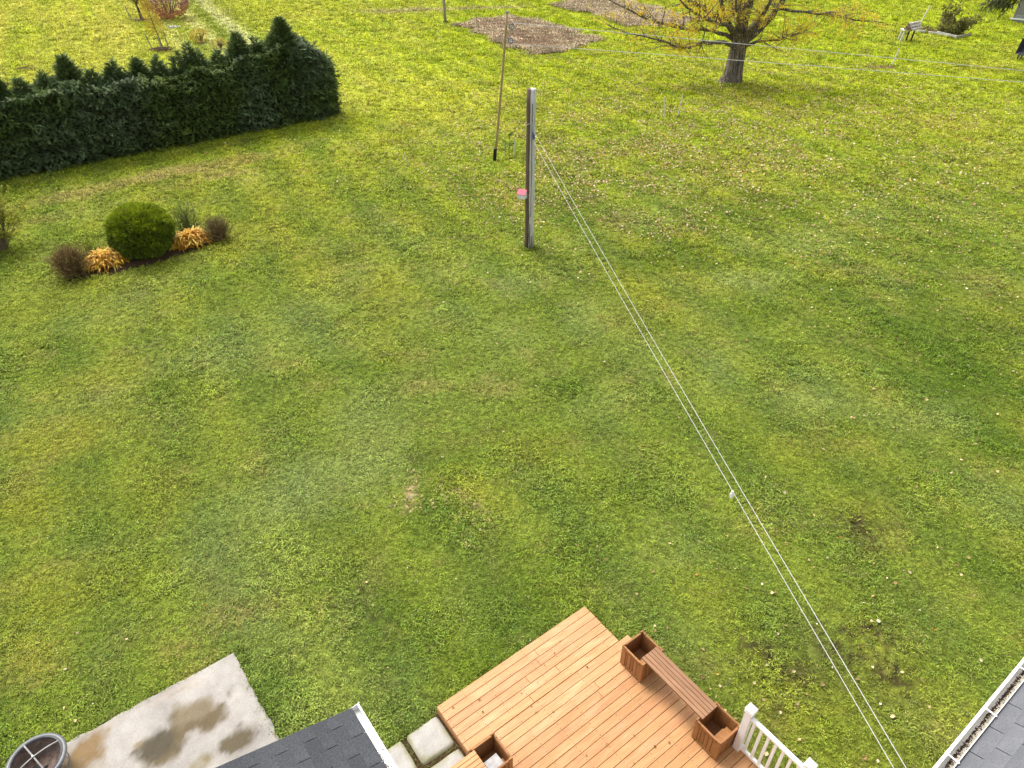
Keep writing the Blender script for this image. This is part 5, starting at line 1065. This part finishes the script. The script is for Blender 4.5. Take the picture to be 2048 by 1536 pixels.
sapling('tiny orange-leaved sapling in its own mulch ring', at(47, 134), 1.1, [(.50, .30, .08), (.40, .30, .08)], 60, 8, spread=.3); sapling('tiny bare sapling in the smaller mulch ring by the left edge', at(16, 165), .7, [(.2, .16, .06)], 14, 9, spread=.2)

# ------------------------------------------------------------------ log stack
lc0 = at(1799, 84)
stand = thing('log_stand', 'white trestle stand under the stacked birch logs', 'stand', lc0)
for (x, y, lb) in ((0, 0, 'stake'), (.85, .2, 'black'), (.65, .55, 'black'), (.1, .6, 'stake')): MB().box((x+.10, y, .38), (.10, .07, .84), ry=.18 if lb == 'stake' else .08).build('leg', M[lb], stand)
MB().box((.55, .25, .79), (1.0, .75, .06)).build('tray', M['stake'], stand)
lgc = Vector((lc0[0]+.85, lc0[1]+.35, .87)); la = math.radians(38)
lab = ['birch log lowest and nearest in the stack on the stand', 'birch log in the middle of the lower row on the stand', 'birch log at the back of the lower row on the stand', 'birch log front one of the upper row in the stack', 'birch log rear one of the upper row in the stack', 'birch log topmost of the stack on the stand']
for k, (o_, z) in enumerate(((-.20, 0), (0, 0), (.20, 0), (-.10, .17), (.10, .17), (0, .34))):
    t_ = thing('birch_log', lab[k], 'log', lgc+Vector((-math.sin(la)*o_*1.1, math.cos(la)*o_*1.1, z)), la+R.uniform(-.04, .04), 'birch logs stacked on the stand'); q = R.uniform(-.12, .12)
    MB().tube([(-.75+q, 0, 0), (0, .01, .01), (.78+q, 0, 0)], [.088, .092, .084], 10, cap=False).build('bark', M['birch'], t_, smooth=True)
    for s in (-1, 1): MB().tube([(q+s*.76-.02, 0, 0), (q+s*.76+.02, 0, 0)], .083, 10).build('cut_end', M['logend'], t_)
sapling('thin bare twiggy sapling behind the log stack', at(1786, 70), 1.9, GL, 10, 15, spread=.5, rt=.016)

# ------------------------------------------------------------------ raised bed and its plants
rb = thing('raised_bed', 'low garden bed edged with pale weathered boards right of the logs', 'raised bed', (0, 0, 0))
RB = [at(1834, 66), at(1873, 69), at(1912, 78), at(1941, 72), at(1893, 58), at(1856, 55)]
def bd(a, b, mat, h=.17, nm='edging_board'):
    d = b-a; Lg = np.linalg.norm(d[:2]); MB().box((0, 0, h/2), (Lg, .10, h), ch=.01).build(nm, M[mat], rb, ((a[0]+b[0])/2, (a[1]+b[1])/2, 0), rz=math.atan2(d[1], d[0]))
bd(RB[0], RB[0]*.85+RB[1]*.15+np.array([.4, 0, 0]), 'stake', .22); bd(RB[0]*.45+RB[1]*.55, RB[1]*.97+RB[2]*.03, 'stake'); bd(RB[1], RB[2], 'stake', .24); bd(RB[2], RB[3], 'greystake', .22); bd(RB[0]+np.array([.2, .3, 0]), RB[5], 'timber', .15)
MB().poly([tuple(p[:2]) for p in RB][::1], 0.0, .07).build('soil', M['mulch'], rb)
def leafy(label, c, h, r, seed, n=900, lean=(0, 0)):
    t_ = thing('vine_plant', label, 'plant', c); q = random.Random(seed); m = MB(); tp = []
    for k in range(9):
        a = q.uniform(0, 6.28); hh = h*q.uniform(.55, 1.0); e = Vector((math.cos(a)*r*q.uniform(.2, 1)+lean[0]*hh, math.sin(a)*r*q.uniform(.2, 1), hh)); mid = e*.5+Vector((q.gauss(0, .1), q.gauss(0, .1), .1)); m.tube([(0, 0, 0), mid, e], [.025, .018, .006], 4, cap=False); tp += [((Vector((0, 0, .1))), mid), (mid, e), (mid, e)]
    m.build('stems', M['seedling'], t_); T = []
    for k in range(n): s, e = tp[q.randrange(len(tp))]; p = s.lerp(e, q.random()); T.append((p.x+q.gauss(0, .12), p.y+q.gauss(0, .12), max(.05, p.z+q.gauss(0, .10))))
    cc = np.array([(.16, .16, .045), (.22, .22, .055), (.09, .10, .035), (.28, .24, .08), (.17, .20, .04)])[rng.integers(0, 5, n)]; V, Fc, C = scatter(LEAF_V*np.array([1.6, 1, 1]), LEAF_F, frames(rng.normal(0, 1, (n, 3)), rng.uniform(-2, 2, n)), np.array(T), rng.uniform(.10, .20, n), cc, .2); link('foliage', np_mesh('foliage', V, Fc, M['leaf'], C), t_)
leafy('tall dark leafy plant with one high shoot at the left of the raised bed', at(1880, 68), 2.3, 1.1, 3, 620, (.25, 0)); leafy('dark leafy plant leaning right over the front board of the raised bed', at(1914, 70), 1.7, 1.0, 4, 520, (.40, 0)); leafy('low sprawling leafy plant in the middle of the raised bed', at(1896, 71), 1.2, 1.5, 5, 800)

# ------------------------------------------------------------------ neighbouring house, conifer boughs and wheelbarrow
hc = at(2024, 45); nh = thing('neighbour_house', 'corner of a grey-sided house with lattice skirting at the top right', 'house', hc, math.radians(-38))
MB().box((6, .0+4, 1.9), (12, 8, 2.7)).build('wall', M['siding'], nh)
sl = MB().box((0, 0, 0), (12, .03, .17), rx=-.22).mesh('siding_board', M['siding'])
for k in range(16): link('siding_board', sl, nh, (6, -.012, .62+.165*k))
MB().box((6.0, .02, .26), (11.9, .02, .52)).build('skirting_back', M['darkgap'], nh)
MB().box((5.9, -.10, .30), (12.3, .10, .10)).build('white_band', M['vinyl'], nh)
lt = MB().box((0, 0, 0), (.035, .012, .40)).mesh('lattice_slat', M['lattice'])
for row, z in ((0, .13), (1, .47)):
    for k in range(70):
        for s in (-1, 1): link('lattice_slat', lt, nh, (.1+.13*k, -.03-.014*(s > 0), z), (0, s*math.pi/4, 0))
MB().box((0, -.02, 1.5), (.10, .10, 3.0)).build('corner_board', M['siding'], nh)
rf = MB(); rf.v += [(-.5, -.6, 3.2), (12.5, -.6, 3.2), (12.5, 4, 4.9), (-.5, 4, 4.9), (12.5, 8.6, 3.2), (-.5, 8.6, 3.2)]; rf.f += [(0, 1, 2, 3), (3, 2, 4, 5), (0, 3, 5), (1, 4, 2)]; rf.build('roof', M['shingle_grey'], nh)
ct = thing('conifer_tree', 'dark drooping conifer bough hanging into the top right corner in front of the grey house', 'tree', (31.8, 45.5, 0))
MB().tube([(0, 0, 0), (.05, 0, 5), (0, 0, 11)], [.28, .2, .05], 9).build('trunk', M['bark'], ct, smooth=True)
q = np.random.default_rng(3); TT, DD = [], []
for (z0, rad, k_) in [(5.6, 3.3, 26), (6.6, 3.0, 22), (7.7, 2.4, 18), (8.8, 1.8, 14), (9.9, 1.1, 10)]:
    for b_ in range(k_):
        a = q.uniform(0, 6.283)
        for t_ in q.uniform(.15, 1, 26): r_ = rad*t_*1.0; TT.append((r_*math.cos(a)+q.normal(0, .12), r_*math.sin(a)+q.normal(0, .12), z0-.35*t_*t_+q.normal(0, .12))); DD.append((math.cos(a), math.sin(a), -.7))
bg_ = MB(); bp_ = [(0, 0, 6.2), (-1.6, -.1, 6.1), (-3.0, -.2, 5.5), (-3.9, -.2, 4.8), (-4.3, -.2, 4.35)]; bg_.tube(bp_, [.09, .07, .045, .025, .01], 6); bg_.build('bough', M['bark'], ct)
for k in range(520):
    t_ = q.uniform(.45, 1); i_ = min(3, int(t_*4)); f_ = t_*4-i_; p = [bp_[i_][c]*(1-f_)+bp_[i_+1][c]*f_ for c in range(3)]; TT.append((p[0]+q.normal(0, .34), p[1]+q.normal(0, .30), p[2]-abs(q.normal(0, .22))+.1)); DD.append((q.normal(-.4, .5), q.normal(0, .5), -1.0))
T = np.array(TT); D = np.array(DD)+q.normal(0, .2, (len(TT), 3)); n = len(T)
V, Fc, C = scatter(SPR_V, SPR_F, frames(D), T, q.uniform(.22, .40, n), np.array([.075, .085, .028])*(1+q.normal(0, .3, (n, 1))), .15); link('foliage', np_mesh('foliage', V, Fc, M['needle'], np.clip(C, .006, .3)), ct)
wb = at(2045, 118); wbt = thing('wheelbarrow', 'dark navy wheelbarrow tipped on its nose at the right edge', 'wheelbarrow', wb, math.radians(200))
tb_ = MB(); o4 = [(-.42, -.32, 0), (.42, -.32, 0), (.42, .32, 0), (-.42, .32, 0)]
ring2 = [[(x*.62, y*.62, 0) for x, y, _ in o4], [(x*1.15, y*1.1, .36) for x, y, _ in o4], [(x*1.10, y*1.05, .36) for x, y, _ in o4], [(x*.57, y*.57, .03) for x, y, _ in o4]]
for r_ in ring2: tb_.v += r_
for i in range(3):
    for j in range(4): tb_.f.append((i*4+j, i*4+(j+1) % 4, (i+1)*4+(j+1) % 4, (i+1)*4+j))
tb_.f += [(3, 2, 1, 0), (12, 13, 14, 15)]; o = tb_.build('tub', M['navy'], wbt, (0, 0, .72)); o.rotation_euler = (math.radians(8), math.radians(80), 0)
MB().tube([(.10, -.2, .02), (.05, -.2, .5), (-.1, -.15, 1.15)], .02, 6).build('handle', M['strap'], wbt); MB().tube([(.10, .25, .02), (.05, .25, .5), (-.1, .2, 1.15)], .02, 6).build('handle', M['strap'], wbt)
MB().tube([(.35+.17*math.cos(a), 0, .17+.17*math.sin(a)) for a in np.linspace(0, 6.283, 20)[:-1]], .045, 7, close=True).build('tyre', M['black'], wbt)
MB().tube([(.35, -.15, .17), (.35, .15, .17)], .02, 6).box((.2, -.12, .25), (.35, .03, .03)).box((.2, .12, .25), (.35, .03, .03)).build('axle_frame', M['strap'], wbt)
print('tris', sum(len(m.polygons) for m in bpy.data.meshes))
